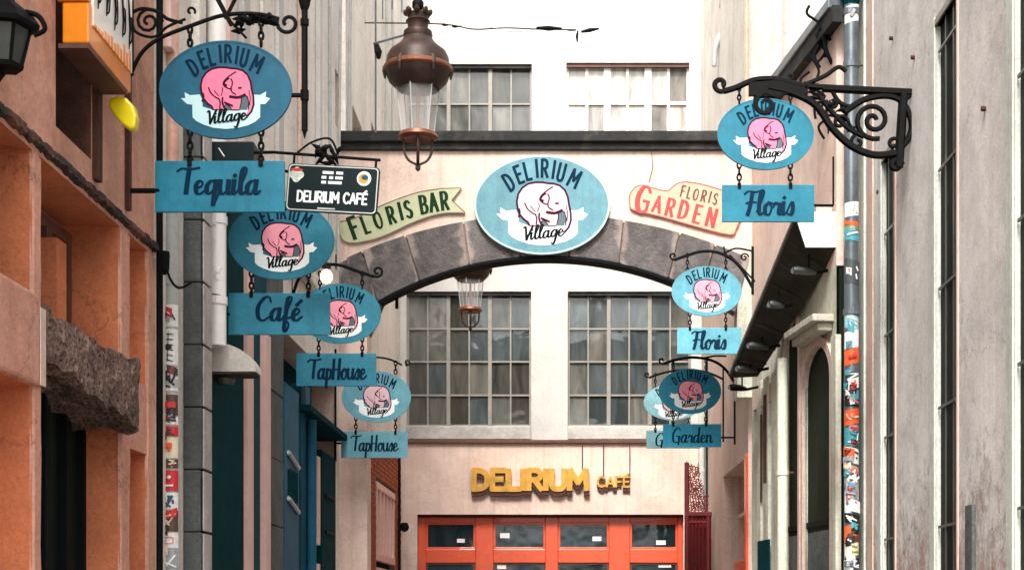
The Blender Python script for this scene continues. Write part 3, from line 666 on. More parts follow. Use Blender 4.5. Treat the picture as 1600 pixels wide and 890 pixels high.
IR = M['iron']
def tb(root, name, paths, r, mat=None):
    mb = MB()
    for p in paths:
        rr = r
        if isinstance(p, tuple): p, rr = p
        mb.tube(p, rr, 6)
    return mb.build(name, mat or IR, root, smooth=True)

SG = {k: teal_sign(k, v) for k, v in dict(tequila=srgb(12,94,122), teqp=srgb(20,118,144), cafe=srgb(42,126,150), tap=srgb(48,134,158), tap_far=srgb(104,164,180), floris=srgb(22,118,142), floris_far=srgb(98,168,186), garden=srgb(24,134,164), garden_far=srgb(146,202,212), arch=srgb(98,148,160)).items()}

# 1 Tequila
Y = 9.3
r1, X, Z, a, b = hanging_sign('large teal oval sign with pink elephant over a Tequila board, nearest on the left', Y, 353, 141, 206, 243, 445, 252, 332, 'Tequila', 279, 406, 304, 41, SG['tequila'], pink_deep, wh_cool, (297, 408), pen=(.06,.19), pcol=SG['teqp'])
V = lambda px, py: (X(px), 0, Z(py))
sp = lambda *q: crom([V(*p) for p in q], 6)
tb(r1, 'bracket', [([V(205,-10), V(205,118)], .016), (sp((206,112),(222,82),(250,60),(300,40),(350,24),(400,22),(436,30)), .013),
   (spiral(X(450), Z(36), .07, .02, math.pi*.9, math.pi*3.2), .012), (sp((206,20),(222,14),(245,18),(262,30),(285,36)), .011), (spiral(X(232), Z(34), .085, .015, 0, math.pi*3.4), .010),
   (sp((206,30),(212,50),(240,58),(262,42),(290,30)), .009), (spiral(X(298), Z(18), .028, .01, -.5, math.pi*1.5, 10), .008)], .012)
mb = MB()
for k in range(26):
    u = k/25; cx_, cz_ = X(372+56*u), Z(40-14*math.sin(u*3)+R.uniform(-7, 7)); l = .035+.03*R.random(); an = R.uniform(0, 6.28)
    mb.tube([(cx_-l*math.cos(an), R.uniform(-.02,.02), cz_-l*math.sin(an)*.6), (cx_, R.uniform(-.03,.03), cz_), (cx_+l*math.cos(an), 0, cz_+l*math.sin(an)*.6)], [.004, .022, .004], 5)
mb.build('leaf_ornament', IR, r1)
for cx in (297, 408): chain_mb(X(cx), Z(30 if cx > 350 else 42), Z(72)+.0).build('chain', IR, r1)
tb(r1, 'stay_arm', [([V(205,298), V(250,298)], .016), ([V(456,149), V(478,149)], .014)], .014)
tb(r1, 'end_post', [([V(476,-160), V(476,205)], .019), ([V(476,205), V(476,217)], [.014,.002]), ([V(476,-160), V(205,-160)], .016)], .014)
mb = MB(); mb.lathe([(.0,.06),(.03,.05),(.038,.02),(.03,-.02),(.022,-.04)], 8, V(476,5)); mb.lathe([(.026,.02),(.026,-.02)], 8, V(476,35)); mb.lathe([(.026,.03),(.026,-.03)], 8, V(476,149)); mb.build('post_collar', IR, r1)
tb(r1, 'diagonal_stay', [([V(330,-20), V(362,40)], .014), ([V(372,-10), V(352,30)], .012), ([V(352,25), V(385,60)], .008)], .01)

# 2 Cafe
Y = 11.6
r2, X, Z, a, b = hanging_sign('teal oval sign over a long board with Café, second on the left', Y, 440, 376, 165, 357, 516, 458, 523, 'Café', 399, 472, 501, 37, SG['cafe'], pink_mid, wh, (393, 482), pen=(.07,.19))
V = lambda px, py: (X(px), 0, Z(py)); sp = lambda *q: crom([V(*p) for p in q], 6)
tb(r2, 'bracket', [([V(328,260), V(328,500)], .014), (sp((329,310),(350,285),(400,268),(450,268),(500,285)), .012), ([V(325,491), V(360,491)], .014)], .012)
for cx in (393, 482): chain_mb(X(cx), Z(278), Z(330)).build('chain', IR, r2)
# 3 TapHouse near
Y = 15.0
r3, X, Z, a, b = hanging_sign('teal oval sign half hidden behind the Café board, over a TapHouse board', Y, 532, 490, 126, 463, 588, 552, 603, 'TapHouse', 482, 572, 592, 31, SG['tap'], pink_mid, wh, (498, 566), pen=(.075,.15), tall=1.2)
V = lambda px, py: (X(px), 0, Z(py)); sp = lambda *q: crom([V(*p) for p in q], 6)
tb(r3, 'bracket', [(sp((455,470),(470,430),(500,415),(530,414),(560,424),(585,432)), .016), (spiral(X(590), Z(424), .055, .018, -math.pi*.7, math.pi*1.7), .012), ([V(525,398), V(525,420)], .007), ([V(455,380), V(455,520)], .014)], .012)
for cx in (500, 566): chain_mb(X(cx), Z(424), Z(452)).build('chain', IR, r3)
# 4 TapHouse far
Y = 17.8
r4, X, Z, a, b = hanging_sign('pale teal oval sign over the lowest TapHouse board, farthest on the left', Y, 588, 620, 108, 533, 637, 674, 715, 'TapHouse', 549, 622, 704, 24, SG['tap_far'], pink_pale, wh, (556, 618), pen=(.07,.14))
V = lambda px, py: (X(px), 0, Z(py)); sp = lambda *q: crom([V(*p) for p in q], 6)
tb(r4, 'bracket', [([V(524,545), V(524,720)], .014), (sp((525,590),(545,566),(575,558),(605,560),(628,570)), .011), (spiral(X(636), Z(566), .035, .012, -math.pi*.7, math.pi*1.6), .010), ([V(524,692), V(536,692)], .012)], .012)
for cx in (556, 618): chain_mb(X(cx), Z(564), Z(584)).build('chain', IR, r4)
# 5 Floris near right
Y = 12.8
r5, X, Z, a, b = hanging_sign('teal oval sign and Floris board under the ornate scroll bracket at upper right', Y, 1196, 210, 150, 1128, 1272, 289, 347, 'Floris', 1162, 1240, 336, 38, SG['floris'], pink_deep, wh, (1155, 1235), pen=(.06,.17))
V = lambda px, py: (X(px), 0, Z(py)); sp = lambda *q: crom([V(*p) for p in q], 6)
for cx in (1155, 1235): chain_mb(X(cx), Z(134), Z(164)).build('chain', IR, r5)
sp3 = lambda pts, r=.02: (pts, r)
tb(r5, 'bracket', [(sp((1130,143),(1150,137),(1180,125),(1215,124),(1250,133),(1290,137)), 0.0257), (spiral(X(1126), Z(132), .062, .02, -math.pi*.4, -math.pi*2.3), 0.0216),
   ([V(1285,138), V(1426,145)], 0.0351), ([V(1424,145), V(1410,160)], 0.0243),
   (sp((1200,136),(1240,146),(1275,165),(1300,200),(1330,228),(1365,242),(1400,240)), 0.0324), (sp((1400,240),(1420,215),(1424,190),(1410,160),(1385,150),(1350,156),(1320,175)), 0.0270),
   (spiral(X(1365), Z(188), .16, .02, math.pi*1.6, -math.pi*1.9, 30), 0.0216), (sp((1250,135),(1268,128),(1290,118),(1310,105),(1322,112)), 0.0189),
   (spiral(X(1234), Z(120), .03, .01, -1.5, 3, 10), 0.0121), (spiral(X(1313), Z(192), .07, .015, 0, 6, 14), 0.0162), (spiral(X(1302), Z(160), .055, .012, 3, 8.5, 14), 0.0162), (spiral(X(1340), Z(222), .06, .012, 2, 8, 14), 0.0162),
   (sp((1280,150),(1300,175),(1325,200),(1350,214)), 0.0216), (sp((1300,142),(1312,160),(1330,168)), 0.0189), (spiral(X(1396), Z(225), .05, .012, 1, 6, 12), 0.0162), ([V(1412,143), V(1404,262)], 0.0405),
   (spiral(X(1400), Z(258), .05, .02, 0, 7, 14), 0.0270)], 0.0270)
mb = MB()
mb.prism([(X(1170), Z(130)), (X(1220), Z(126)), (X(1262), Z(136)), (X(1262), Z(148)), (X(1222), Z(148)), (X(1214), Z(152)), (X(1170), Z(150))], -.02, .02)
mb.build('arm_plate', IR, r5)
tb(r5, 'volute', [(spiral(X(1196), Z(164), .095, .03, math.pi*.6, math.pi*2.9, 24), [.03-.012*i/24 for i in range(25)]), (sp((1186,150),(1196,145),(1210,150)), .03)], .02)
mb = MB()
for k in range(16):
    t_ = k/15; cx_, cz_ = X(1262+70*t_+R.uniform(-6,6)), Z(142+52*t_+R.uniform(-9,9)); an = R.uniform(0, 6.28); l = .05
    mb.tube([(cx_-l*math.cos(an), 0, cz_-l*math.sin(an)), (cx_, R.uniform(-.02,.02), cz_), (cx_+l*math.cos(an), 0, cz_+l*math.sin(an))], [.005, .02, .005], 5)
mb.build('leaf_ornament', IR, r5)
tb(r5, 'stay_arm', [([V(1272,321), V(1302,321)], .012), ([V(1302,321), V(1302,245)], .008)], .012)
# 6 Floris far
Y = 17.6
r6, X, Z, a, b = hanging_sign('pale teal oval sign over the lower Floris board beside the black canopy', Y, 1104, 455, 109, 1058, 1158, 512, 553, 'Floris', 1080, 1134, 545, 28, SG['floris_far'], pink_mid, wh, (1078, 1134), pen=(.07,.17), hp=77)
V = lambda px, py: (X(px), 0, Z(py)); sp = lambda *q: crom([V(*p) for p in q], 6)
tb(r6, 'bracket', [(sp((1054,406),(1070,400),(1095,393),(1120,394),(1145,406),(1162,425),(1176,450)), .018), (spiral(X(1052), Z(400), .045, .015, -math.pi*.3, -math.pi*2.2), .012), (sp((1130,396),(1150,388),(1175,392)), .011),
   (spiral(X(1163), Z(402), .05, .012, 0, 8, 16), .010), ([V(1176,385), V(1176,460)], .016), ([V(1131,385), V(1133,400)], .01), ([V(1140,398), V(1180,440)], .01)], .012)
for cx in (1074, 1134): chain_mb(X(cx), Z(396), Z(424)).build('chain', IR, r6)
# 7 Garden near
Y = 19.8
r7, X, Z, a, b = hanging_sign('deep blue teal oval sign and Garden board, lowest of the signs on the right', Y, 1078, 611, 97, 1036, 1127, 662, 698, 'Garden', 1049, 1113, 691, 23, SG['garden'], pink_mid, wh, (1052, 1103), pen=(.06,.14), hp=70)
V = lambda px, py: (X(px), 0, Z(py)); sp = lambda *q: crom([V(*p) for p in q], 6)
tb(r7, 'bracket', [(sp((1036,568),(1055,562),(1080,558),(1110,562),(1132,575),(1148,598)), .018), (spiral(X(1034), Z(563), .04, .014, -math.pi*.3, -math.pi*2.2), .012), ([V(1148,560), V(1148,694)], .012), ([V(1124,683), V(1148,683)], .012), (sp((1095,560),(1115,556),(1135,556)), .012)], .012)
for cx in (1052, 1103): chain_mb(X(cx), Z(561), Z(581)).build('chain', IR, r7)
# 8 Garden far
Y = 21.3
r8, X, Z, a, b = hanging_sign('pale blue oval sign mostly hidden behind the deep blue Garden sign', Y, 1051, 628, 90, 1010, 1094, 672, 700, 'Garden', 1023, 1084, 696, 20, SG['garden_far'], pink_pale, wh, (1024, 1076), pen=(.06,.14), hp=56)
V = lambda px, py: (X(px), 0, Z(py)); sp = lambda *q: crom([V(*p) for p in q], 6)
tb(r8, 'bracket', [(sp((1014,590),(1030,584),(1060,578),(1100,580),(1130,592)), .016), (spiral(X(1011), Z(585), .036, .014, -math.pi*.3, -math.pi*2.2), .012), ([V(1130,575), V(1130,690)], .012)], .012)
for cx in (1024, 1076): chain_mb(X(cx), Z(583), Z(603)).build('chain', IR, r8)

# black tilted plate sign
Y = 11.0; s = Y/F
bp_ = empty('plate_sign', P(520, 296, Y), 'small black plate sign with white DELIRIUM CAFÉ lettering tilted on its iron bar', 'sign')
def rp(px, py): return ((px-520)*s, (296-py)*s)
def rrect(x0, x1, z0, z1, r, n=4):
    out = []
    for cx, cz, a0 in ((x1-r, z1-r, 0), (x0+r, z1-r, math.pi/2), (x0+r, z0+r, math.pi), (x1-r, z0+r, 1.5*math.pi)):
        for i in range(n+1): out.append((cx+r*math.cos(a0+math.pi/2*i/n), cz+r*math.sin(a0+math.pi/2*i/n)))
    return out
pl_ = MB().prism(rrect(-.335, .335, -.17, .17, .03), -.012, .012).build('plate', M['plateblack'], bp_, bevel=.003)
rim = MB(); ro, ri = rrect(-.328, .328, -.163, .163, .028), rrect(-.320, .320, -.155, .155, .024)
for i in range(len(ro)):
    j = (i+1) % len(ro); rim.face([(ro[i][0], -.0145, ro[i][1]), (ro[j][0], -.0145, ro[j][1]), (ri[j][0], -.0145, ri[j][1]), (ri[i][0], -.0145, ri[i][1])])
rim.build('rim_line', M['platerim'], pl_)
wd = text_width('DELIRIUM CAFÉ', B); sz = .072; xs_ = .52/(wd*sz)
mbs, _ = text_mb('DELIRIUM CAFÉ', B, -.25, -.098, sz, -.0135, pen=.2, xs=xs_); join_letters(mbs).build('lettering', M['inkwhite'], pl_)
mb = MB()
for z, segs in ((.105, ((-.08,0),(.02,.07))), (.07, ((-.085,-.05),(-.03,.0),(.015,.07))), (.035, ((-.085,-.05),(-.035,.065)))):
    for a_, b_ in segs: mb.face([(a_, -.0135, z), (b_, -.0135, z), (b_, -.0135, z+.02), (a_, -.0135, z+.02)])
mb.build('small_print', M['inkwhite'], pl_)
mb = MB(); fan(mb, [(-.27+.05*math.cos(t_)*(1+.12*math.cos(4*t_)), .09+.05*math.sin(t_)*(1+.12*math.cos(4*t_))) for t_ in [2*math.pi*i/24 for i in range(24)]], -.0135); mb.build('crest', paint('pale_crest_print', srgb(206,214,204), .5, .25, dirt=srgb(90,140,110), dirt_amt=.8, bump=0, scale=25), pl_)
mb = MB(); fan(mb, [(-.27+.045*math.cos(t_), .125+.012*math.sin(t_)) for t_ in [2*math.pi*i/16 for i in range(16)]], -.0142); mb.build('crest_top', M['inkred'], pl_)
mb = MB(); fan(mb, [(.225+.052*math.cos(t_), .085+.052*math.sin(t_)) for t_ in [2*math.pi*i/24 for i in range(24)]], -.0135); mb.build('round_badge', M['inkwhite'], pl_)
mb = MB(); fan(mb, [(.222+.036*math.cos(t_), .083+.036*math.sin(t_)) for t_ in [2*math.pi*i/20 for i in range(20)]], -.0142); mb.build('badge_centre', M['gold'], pl_)
mb = MB(); fan(mb, [(.232+.024*math.cos(t_), .092+.018*math.sin(t_)) for t_ in [2*math.pi*i/16 for i in range(16)]], -.0149); mb.build('badge_patch', M['blue'], pl_)
mb = MB(); mb.box((-.10, -.0142, -.147), (.03, -.0135, -.137)); mb.build('lower_mark', M['platerim'], pl_)
bp_.rotation_euler = (0, math.radians(4.5), math.radians(-6))
tb(bp_, 'bar', [([(-.45,0,.245), (.33,0,.225)], .011), ([(-.30,0,.24), (-.30,0,.165)], .009), ([(.30,0,.225), (.30,0,.165)], .009), (crom([(-.28,0,.25),(-.18,0,.33),(-.05,0,.36),(.02,0,.25)]), .008), ([(-.45,0,.245), (-1.13,.05,.22)], .012)], .01)
mb = MB()
for k in range(18):
    cx_, cz_ = -.06+R.uniform(-.09,.1), .235+R.uniform(-.05,.07); an = R.uniform(0,6.28); l = .05
    mb.tube([(cx_-l*math.cos(an), 0, cz_-l*math.sin(an)), (cx_, R.uniform(-.02,.02), cz_), (cx_+l*math.cos(an), 0, cz_+l*math.sin(an))], [.004, .018, .004], 5)
mb.build('leaf_ornament', IR, bp_)

# ------------------------------------------------------------------ LEFT 2: cream house with blue stone quoins and teal shopfront
lh = empty('teal_front_house', (-2.65, 12.5, 0), 'tall cream house with grey stone quoins and teal shopfront on the left', 'house')
def lu(px, X_=2.65): return X_*F/(VX-px)
teal_ops = [(11.55, 13.6, 0, 4.95), (14.25, 17.9, 0, 4.3)]
sub(lh, wall('wall', LW, M['cream'], 9.945, 18.15, 0, 13, teal_ops+[(lu(400), lu(418), 8.2, 12), (17.85,18.1,7.3,7.95)], .3, rev=M['pinkdirty']))
for u0, u1, m_ in ((10.15, 10.28, 'salmon'), (10.9, 11.1, 'cream'), (11.35, 11.5, 'white'), (11.95, 12.05, 'salmon'), (12.5, 12.75, 'white'), (13.4, 13.5, 'cream'), (14.1, 14.35, 'white'), (15.3, 15.4, 'pinkdirty'), (16.4, 16.55, 'white'), (17.3,17.36,'pvc')):
    sub(lh, PB('pilaster_strip', LW, (u0, u1, -R.uniform(.03, .07), -.001, 5.35, 13.0), M[m_], None, bevel=.008))
sub(lh, PB('shop_back', LW, (11.5, 18.0, .31, .4, 0, 5.2), M['teal_dark'], None))
sub(lh, PB('upper_glass', LW, (lu(400)-.05, lu(418)+.05, .2, .25, 8.1, 12.1), M['pane'], None))
sub(lh, PB('dark_pane', LW, (17.8, 18.12, .2, .25, 7.2, 8.0), M['browndirt_shade'], None))
# quoin stacks: each stone a part
def quoins(u0, u1, proud, z1, h, root):
    z = 0; k = 0
    while z < z1:
        e = .012*(k % 2)
        sub(root, PB('quoin_stone', LW, (u0-.0, u1+e, -proud-R.uniform(0,.012), -.001, z+.007, min(z+h, z1)), M['bluestone'], None, bevel=.009))
        z += h; k += 1
quoins(lu(286), 10.94, .12, 5.2, .435, lh)
for k in range(12): sub(lh, PB('quoin_facing', LW, (10.715, 10.952, -.146, -.134, .435*k+.012, .435*k+.428), M['concrete'], None, bevel=.003))
quoins(13.62, 14.22, .05, 5.2, .60, lh)
sub(lh, PB('quoin_joint_bed', LW, (lu(286)+.02, 10.95, -.12, -.0005, 0, 5.2), M['inkblack'], None))
# cream reveal strip next to quoin, teal panels, salmon pilasters
def tp(u0, u1, d0, z0, z1, m_, name='panel', dd=.06): sub(lh, PB(name, LW, (u0, u1, d0, d0+dd, z0, z1), M[m_], None, bevel=.006))
tp(11.0, 11.12, -.02, 0, 4.9, 'pinkdirty', 'reveal_strip', .021)
tp(11.16, 12.55, .05-.09, 0, 4.93, 'teal_dark', 'teal_panel'); 
tp(12.60, 12.86, -.06, 0, 4.9, 'salmon', 'salmon_pilaster', .1)
tp(12.9, 13.28, -.03, 0, 4.95, 'teal', 'teal_panel')
tp(13.32, 13.56, -.07, 0, 4.05, 'salmon', 'salmon_pilaster', .12)
tp(13.3, 13.6, -.02, 4.1, 4.95, 'teal', 'teal_panel')
tp(14.3, 14.33, -.03, 0, 4.2, 'teal_dark', 'teal_panel')
sub(lh, PB('shop_cornice', LW, (11.5, 18.1, -.10, -.001, 4.98, 5.14), M['cream'], None, bevel=.02))
# blue shutter leaning out with slatted vents
mb = MB(); mb.box((-2.70, 14.34, 0), (-2.60, 15.12, 3.78)); sh_ = sub(lh, mb.build('blue_shutter', M['blue'], bevel=.01))
for z in (3.05, 2.62):
    mb = MB(); mb.tube([(-2.585, 14.45, z+.08), (-2.585, 15.02, z-.02)], .022, 6); sub(lh, mb.build('shutter_bar', M['pvc'], smooth=True))
mb = MB()
for k in range(7): mb.box((-2.597, 14.5+k*.075, 2.68), (-2.585, 14.53+k*.075, 2.98))
sub(lh, mb.build('vent_slats', M['teal_dark']))
tp(15.25, 15.5, -.05, 0, 3.9, 'teal', 'teal_post', .1); tp(15.62, 15.95, -.02, 0, 3.95, 'blue', 'teal_post', .1)
mb = MB().tube([(-2.58, 15.75, 0), (-2.58, 15.75, 3.6)], .05, 10); sub(lh, mb.build('blue_column', M['blue'], smooth=True))
tp(16.1, 16.3, .02, 0, 4.0, 'teal_dark', 'teal_post', .1)
for z0, z1 in ((1.3,1.75),(1.9,2.15),(2.35,3.3)): tp(16.42, 16.58, -.03, z0, z1, 'salmon', 'pale_marker', .05)
tp(16.75, 17.75, -.02, 0, 3.4, 'teal_dark', 'teal_panel')
for z in (2.5, 2.9): tp(16.9, 17.5, -.05, z, z+.03, 'iron', 'iron_strap', .02)
mb = MB(); mb.box((-2.9, 15.2, 3.62), (-2.50, 17.9, 3.68)); sub(lh, mb.build('door_canopy', M['teal_dark']))

# drain pipe with stickers (left)
def pipe(name, px, Y, r, y0, y1, mat, label, joints=(), X_=None):
    s = Y/F; c = P(px, 900, Y); root = empty(name, (c.x, Y, 0), label, 'drainpipe')
    MB().tube([(0,0,0 if y1 is None else EYE+(VY-y1)*s), (0,0,EYE+(VY-y0)*s)], r, 18).build('pipe_run', mat, root, smooth=True)
    for jy in joints:
        z = EYE+(VY-jy)*s; MB().lathe([(r, -.03),(r*1.14,-.028),(r*1.14,.028),(r,.03)], 18, (0,0,z)).build('pipe_collar', mat, root, smooth=False)
    return root
def sticker(root, Y, r, y0, y1, color, a0=-2.6, a1=-.55, marks=(), k=0, skew=0):
    s = Y/F; z0, z1 = EYE+(VY-y1)*s, EYE+(VY-y0)*s; rr = r+.0025+.0012*(k % 3)
    n = 8; mb = MB()
    for i in range(n):
        b0, b1 = a0+(a1-a0)*i/n, a0+(a1-a0)*(i+1)/n
        s0, s1 = skew*(b0-(a0+a1)/2), skew*(b1-(a0+a1)/2)
        mb.face([(rr*math.cos(b0), rr*math.sin(b0), z0+s0), (rr*math.cos(b1), rr*math.sin(b1), z0+s1), (rr*math.cos(b1), rr*math.sin(b1), z1+s1), (rr*math.cos(b0), rr*math.sin(b0), z1+s0)])
    st = mb.build('sticker', stick(color), root)
    g = {}; marks = list(marks)
    for m_, (u0, v0, u1, v1, w_) in marks: g.setdefault(m_, []).append((u0, v0, u1, v1, w_))
    for m_, ls in g.items():
        q = MB()
        for u0, v0, u1, v1, w_ in ls:
            pts = [];
            for i in range(5):
                t_ = i/4; u = u0+(u1-u0)*t_; v = v0+(v1-v0)*t_; an = a0+(a1-a0)*u; pts.append(((rr+.001)*math.cos(an), (rr+.001)*math.sin(an), z0+(z1-z0)*v))
            q.tube(pts, w_*r*.5, 4, flat=1)
        q.build('print', stick(m_), st)
_st = {}
def stick(c):
    if c not in _st: _st[c] = paint('sticker_print_%s_%s_%s' % c, srgb(*c), .45, .1, dirt=srgb(60,56,54), dirt_amt=.25, bump=0, scale=40)
    return _st[c]
WH_, BK_, RD_, OR_, TL_, GY_, PK_, CR_, BR_ = (226,226,222), (24,24,26), (196,36,40), (226,92,42), (64,150,164), (150,156,160), (222,120,150), (222,210,180), (84,56,44)
def scrib(n, m_=BK_, w=.2): return [(m_, (R.uniform(.1,.9), R.uniform(.1,.9), R.uniform(.1,.9), R.uniform(.1,.9), w)) for _ in range(n)]

def extra_stickers(root, Y, r_, ya, yb, n, pal):
    for k in range(n):
        y_ = R.uniform(ya, yb); h = R.uniform(7, 20); a0 = R.uniform(-2.8, -1.5); a1 = a0+R.uniform(.5, 1.3)
        sticker(root, Y, r_+.0045+.0006*k, y_, y_+h, R.choice(pal), a0=a0, a1=a1, marks=scrib(R.randrange(1, 5), R.choice((BK_, WH_, RD_, GY_)), R.uniform(.12,.3)), k=0, skew=R.uniform(-.03,.03))
Y1 = 10.3; s1_ = Y1/F; r_l = 13.5*s1_
pl1 = pipe('drainpipe', 268, Y1, r_l, 335, None, M['pvc'], 'grey drainpipe covered with stickers beside the orange house', (440, 600))
upp = MB().tube([(0,0,EYE+(VY-420)*s1_), (0,0,12)], r_l*.82, 16).build('upper_run', M['rustpipe'], pl1, smooth=True)
data = [(478,512,WH_,[(BK_,(.2,.3,.5,.8,.25)),(BK_,(.5,.8,.8,.3,.25)),(BK_,(.3,.45,.7,.45,.2))]), (516,572,WH_,[(BK_,(.35,.15+.14*i,.7,.1+.15*i,.16)) for i in range(6)]+[(BK_,(.4,.1,.45,.9,.12))]),
        (575,612,WH_,scrib(9, BK_, .32)), (618,650,BR_,[(RD_,(.2,.5,.8,.5,1.0)),(OR_,(.45,.5,.6,.6,.5))]), (652,664,WH_,[(BK_,(.15,.5,.85,.5,.3))]), (667,682,RD_,scrib(4,BR_,.3)),
        (684,716,CR_,[(OR_,(.35,.6,.65,.6,.8)),(OR_,(.45,.35,.55,.4,.5))]), (718,732,BR_,scrib(4,CR_,.2)), (735,767,RD_,[(WH_,(.45,.6,.58,.7,.5)),(WH_,(.3,.25,.7,.25,.3))]),
        (770,796,WH_,scrib(5,(50,70,100),.3)), (798,830,BR_,scrib(6,CR_,.2)), (832,856,WH_,[(PK_,(.3,.3,.7,.3,.15)),(PK_,(.3,.7,.7,.7,.15)),(PK_,(.3,.3,.3,.7,.15)),(PK_,(.7,.3,.7,.7,.15))]), (860,888,GY_,scrib(2,WH_,.3))]
for k, (a_, b_, c_, mk) in enumerate(data): sticker(pl1, Y1, r_l, a_, b_, c_, marks=mk, k=k)
extra_stickers(pl1, Y1, r_l, 480, 880, 16, (WH_, CR_, GY_, BK_, RD_, WH_, BR_))
# dark rusty pipe just before it
Y0 = 10.02
p0 = empty('iron_downpipe', (P(249,900,Y0).x, Y0, 0), 'thin dark rusty iron pipe between orange house and grey drainpipe', 'drainpipe')
MB().tube([(0,0,0),(0,0,12)], .024, 10).build('pipe_run', M['iron'], p0, smooth=True)
MB().tube(crom([(.06,-.1,EYE+(VY-425)*s1_),(.10,-.12,EYE+(VY-455)*s1_),(.16,-.13,EYE+(VY-470)*s1_),(.24,-.13,EYE+(VY-462)*s1_)]), .008, 6).build('loose_cable', M['inkblack'], p0, smooth=True)
MB().lathe([(.03,.07),(.034,.05),(.03,-.05),(.01,-.08)], 8, (.06,-.1,EYE+(VY-430)*s1_)).build('junction_box', M['inkblack'], p0)
# white pipe with stickers right of quoin
Y2 = 11.25
pl2 = pipe('white_downpipe', 339, Y2, .068, -60, 540, M['whitepanel'], 'white downpipe with black stickers between quoins and teal shopfront', (345, 470))
for k, (a_, b_, c_, mk) in enumerate([(340,372,BK_,[(WH_,(.3,.6,.6,.6,.5))]), (352,388,BK_,scrib(3,WH_,.25)), (415,452,GY_,scrib(5,WH_,.35)), (455,480,WH_,scrib(3))]): sticker(pl2, Y2, .062, a_, b_, c_, marks=mk, k=k)

# half dome awning
Ya = 11.35; sA = Ya/F
aw = empty('dome_awning', (-2.65, 11.4, 3.4), 'small off white rounded awning projecting over the teal doorway', 'awning')
mb = MB(); n = 12; Wd = .22
q0, q1 = P(318, 532, Ya), P(400, 580, Ya)
def awp(t_): # quarter curve
    return (q0.x+(q1.x-q0.x)*math.sin(t_*math.pi/2)**1.0*1.0, q1.z+(q0.z-q1.z)*math.cos(t_*math.pi/2))
for i in range(n):
    (xa, za), (xb, zb) = awp(i/n), awp((i+1)/n)
    mb.face([(xa, Ya, za), (xb, Ya, zb), (xb, Ya+Wd, zb), (xa, Ya+Wd, za)])
poly = [awp(i/n) for i in range(n+1)]+[(q0.x, q1.z)]
mb.face([(p[0], Ya, p[1]) for p in poly]); mb.face([(p[0], Ya+Wd, p[1]) for p in poly][::-1])
world_part(aw, mb, 'canvas', M['awning'])
mb = MB(); mb.box((q0.x, Ya-.01, q1.z-.018), (q1.x-.02, Ya+Wd+.01, q1.z-.001)); world_part(aw, mb, 'shaded_underside', M['blackpanel'])  # black panel puts in the shade on the awning's underside
mb = MB(); c_ = P(352, 590, Ya+.12); mb.lathe([(.0,.05),(.05,.04),(.075,-.01),(.06,-.05),(.0,-.06)], 14, c_); mb.tube([(c_[0],c_[1],c_[2]+.03),(c_[0],c_[1],q1.z-.02)], .015, 6); world_part(aw, mb, 'spot_lamp', M['lampgrey'], smooth=True)

# warm globe lamp
gl = empty('globe_lamp', P(510, 433, 14.2), 'lit warm white globe lamp behind the left signs', 'lamp')
MB().lathe([(.001,-.06),(.035,-.05),(.058,-.015),(.058,.02),(.04,.055),(.02,.07)], 18).build('globe', M['glow'], gl, smooth=True)
MB().lathe([(.0,.14),(.03,.13),(.045,.085),(.03,.08)], 12).build('fitting', IR, gl, smooth=True)
MB().tube(crom([(0,0,.13),(-.1,0,.2),(-.25,0,.18),(-.48,0,.05)]), .014, 6).build('arm', IR, gl, smooth=True)
# black box lamp/sign behind the Tequila chains
Yb = 11.05
bx = empty('black_sign_box', P(355, 238, Yb), 'black sign box seen between the Tequila oval and its board', 'sign')
MB().box((-.24,0,-.2), (.19,.25,.08)).build('box', M['plateblack'], bx, bevel=.01)
MB().tube([(-.18,.1,.0),(-.28,.1,.0)], .02, 6).build('arm', IR, bx)
MB().tube([(-.06,-.004,.03),(-.02,-.004,-.03)], .006, 4).build('scratch_mark', M['inkwhite'], bx)
MB().box((-.32,.0,-.3),(-.25,.1,.22)).build('mount', IR, bx)

# ------------------------------------------------------------------ LEFT 3: white + brick house beyond the arch
bh = empty('brick_house', (-2.65, 21.7, 0), 'white rendered house above orange brick ground floor beyond the arch left', 'house')
sub(bh, wall('upper_wall', LW, M['cream'], 18.7, 25.0, 4.15, 13, [(19.3, 20.25, 7.6, 8.0), (19.1, 20.2, 9.4, 10.6), (21.2,21.9,7.7,8.4)], .25))
sub(bh, PB('recess_dark', LW, (18.7, 25, .26, .35, 4.2, 13), M['browndirt_shade'], None))
sub(bh, wall('mortar_wall', LW, M['mortar'], 18.7, 25.0, 0, 4.149, [(21.75, 24.2, .4, 3.55)], .3))
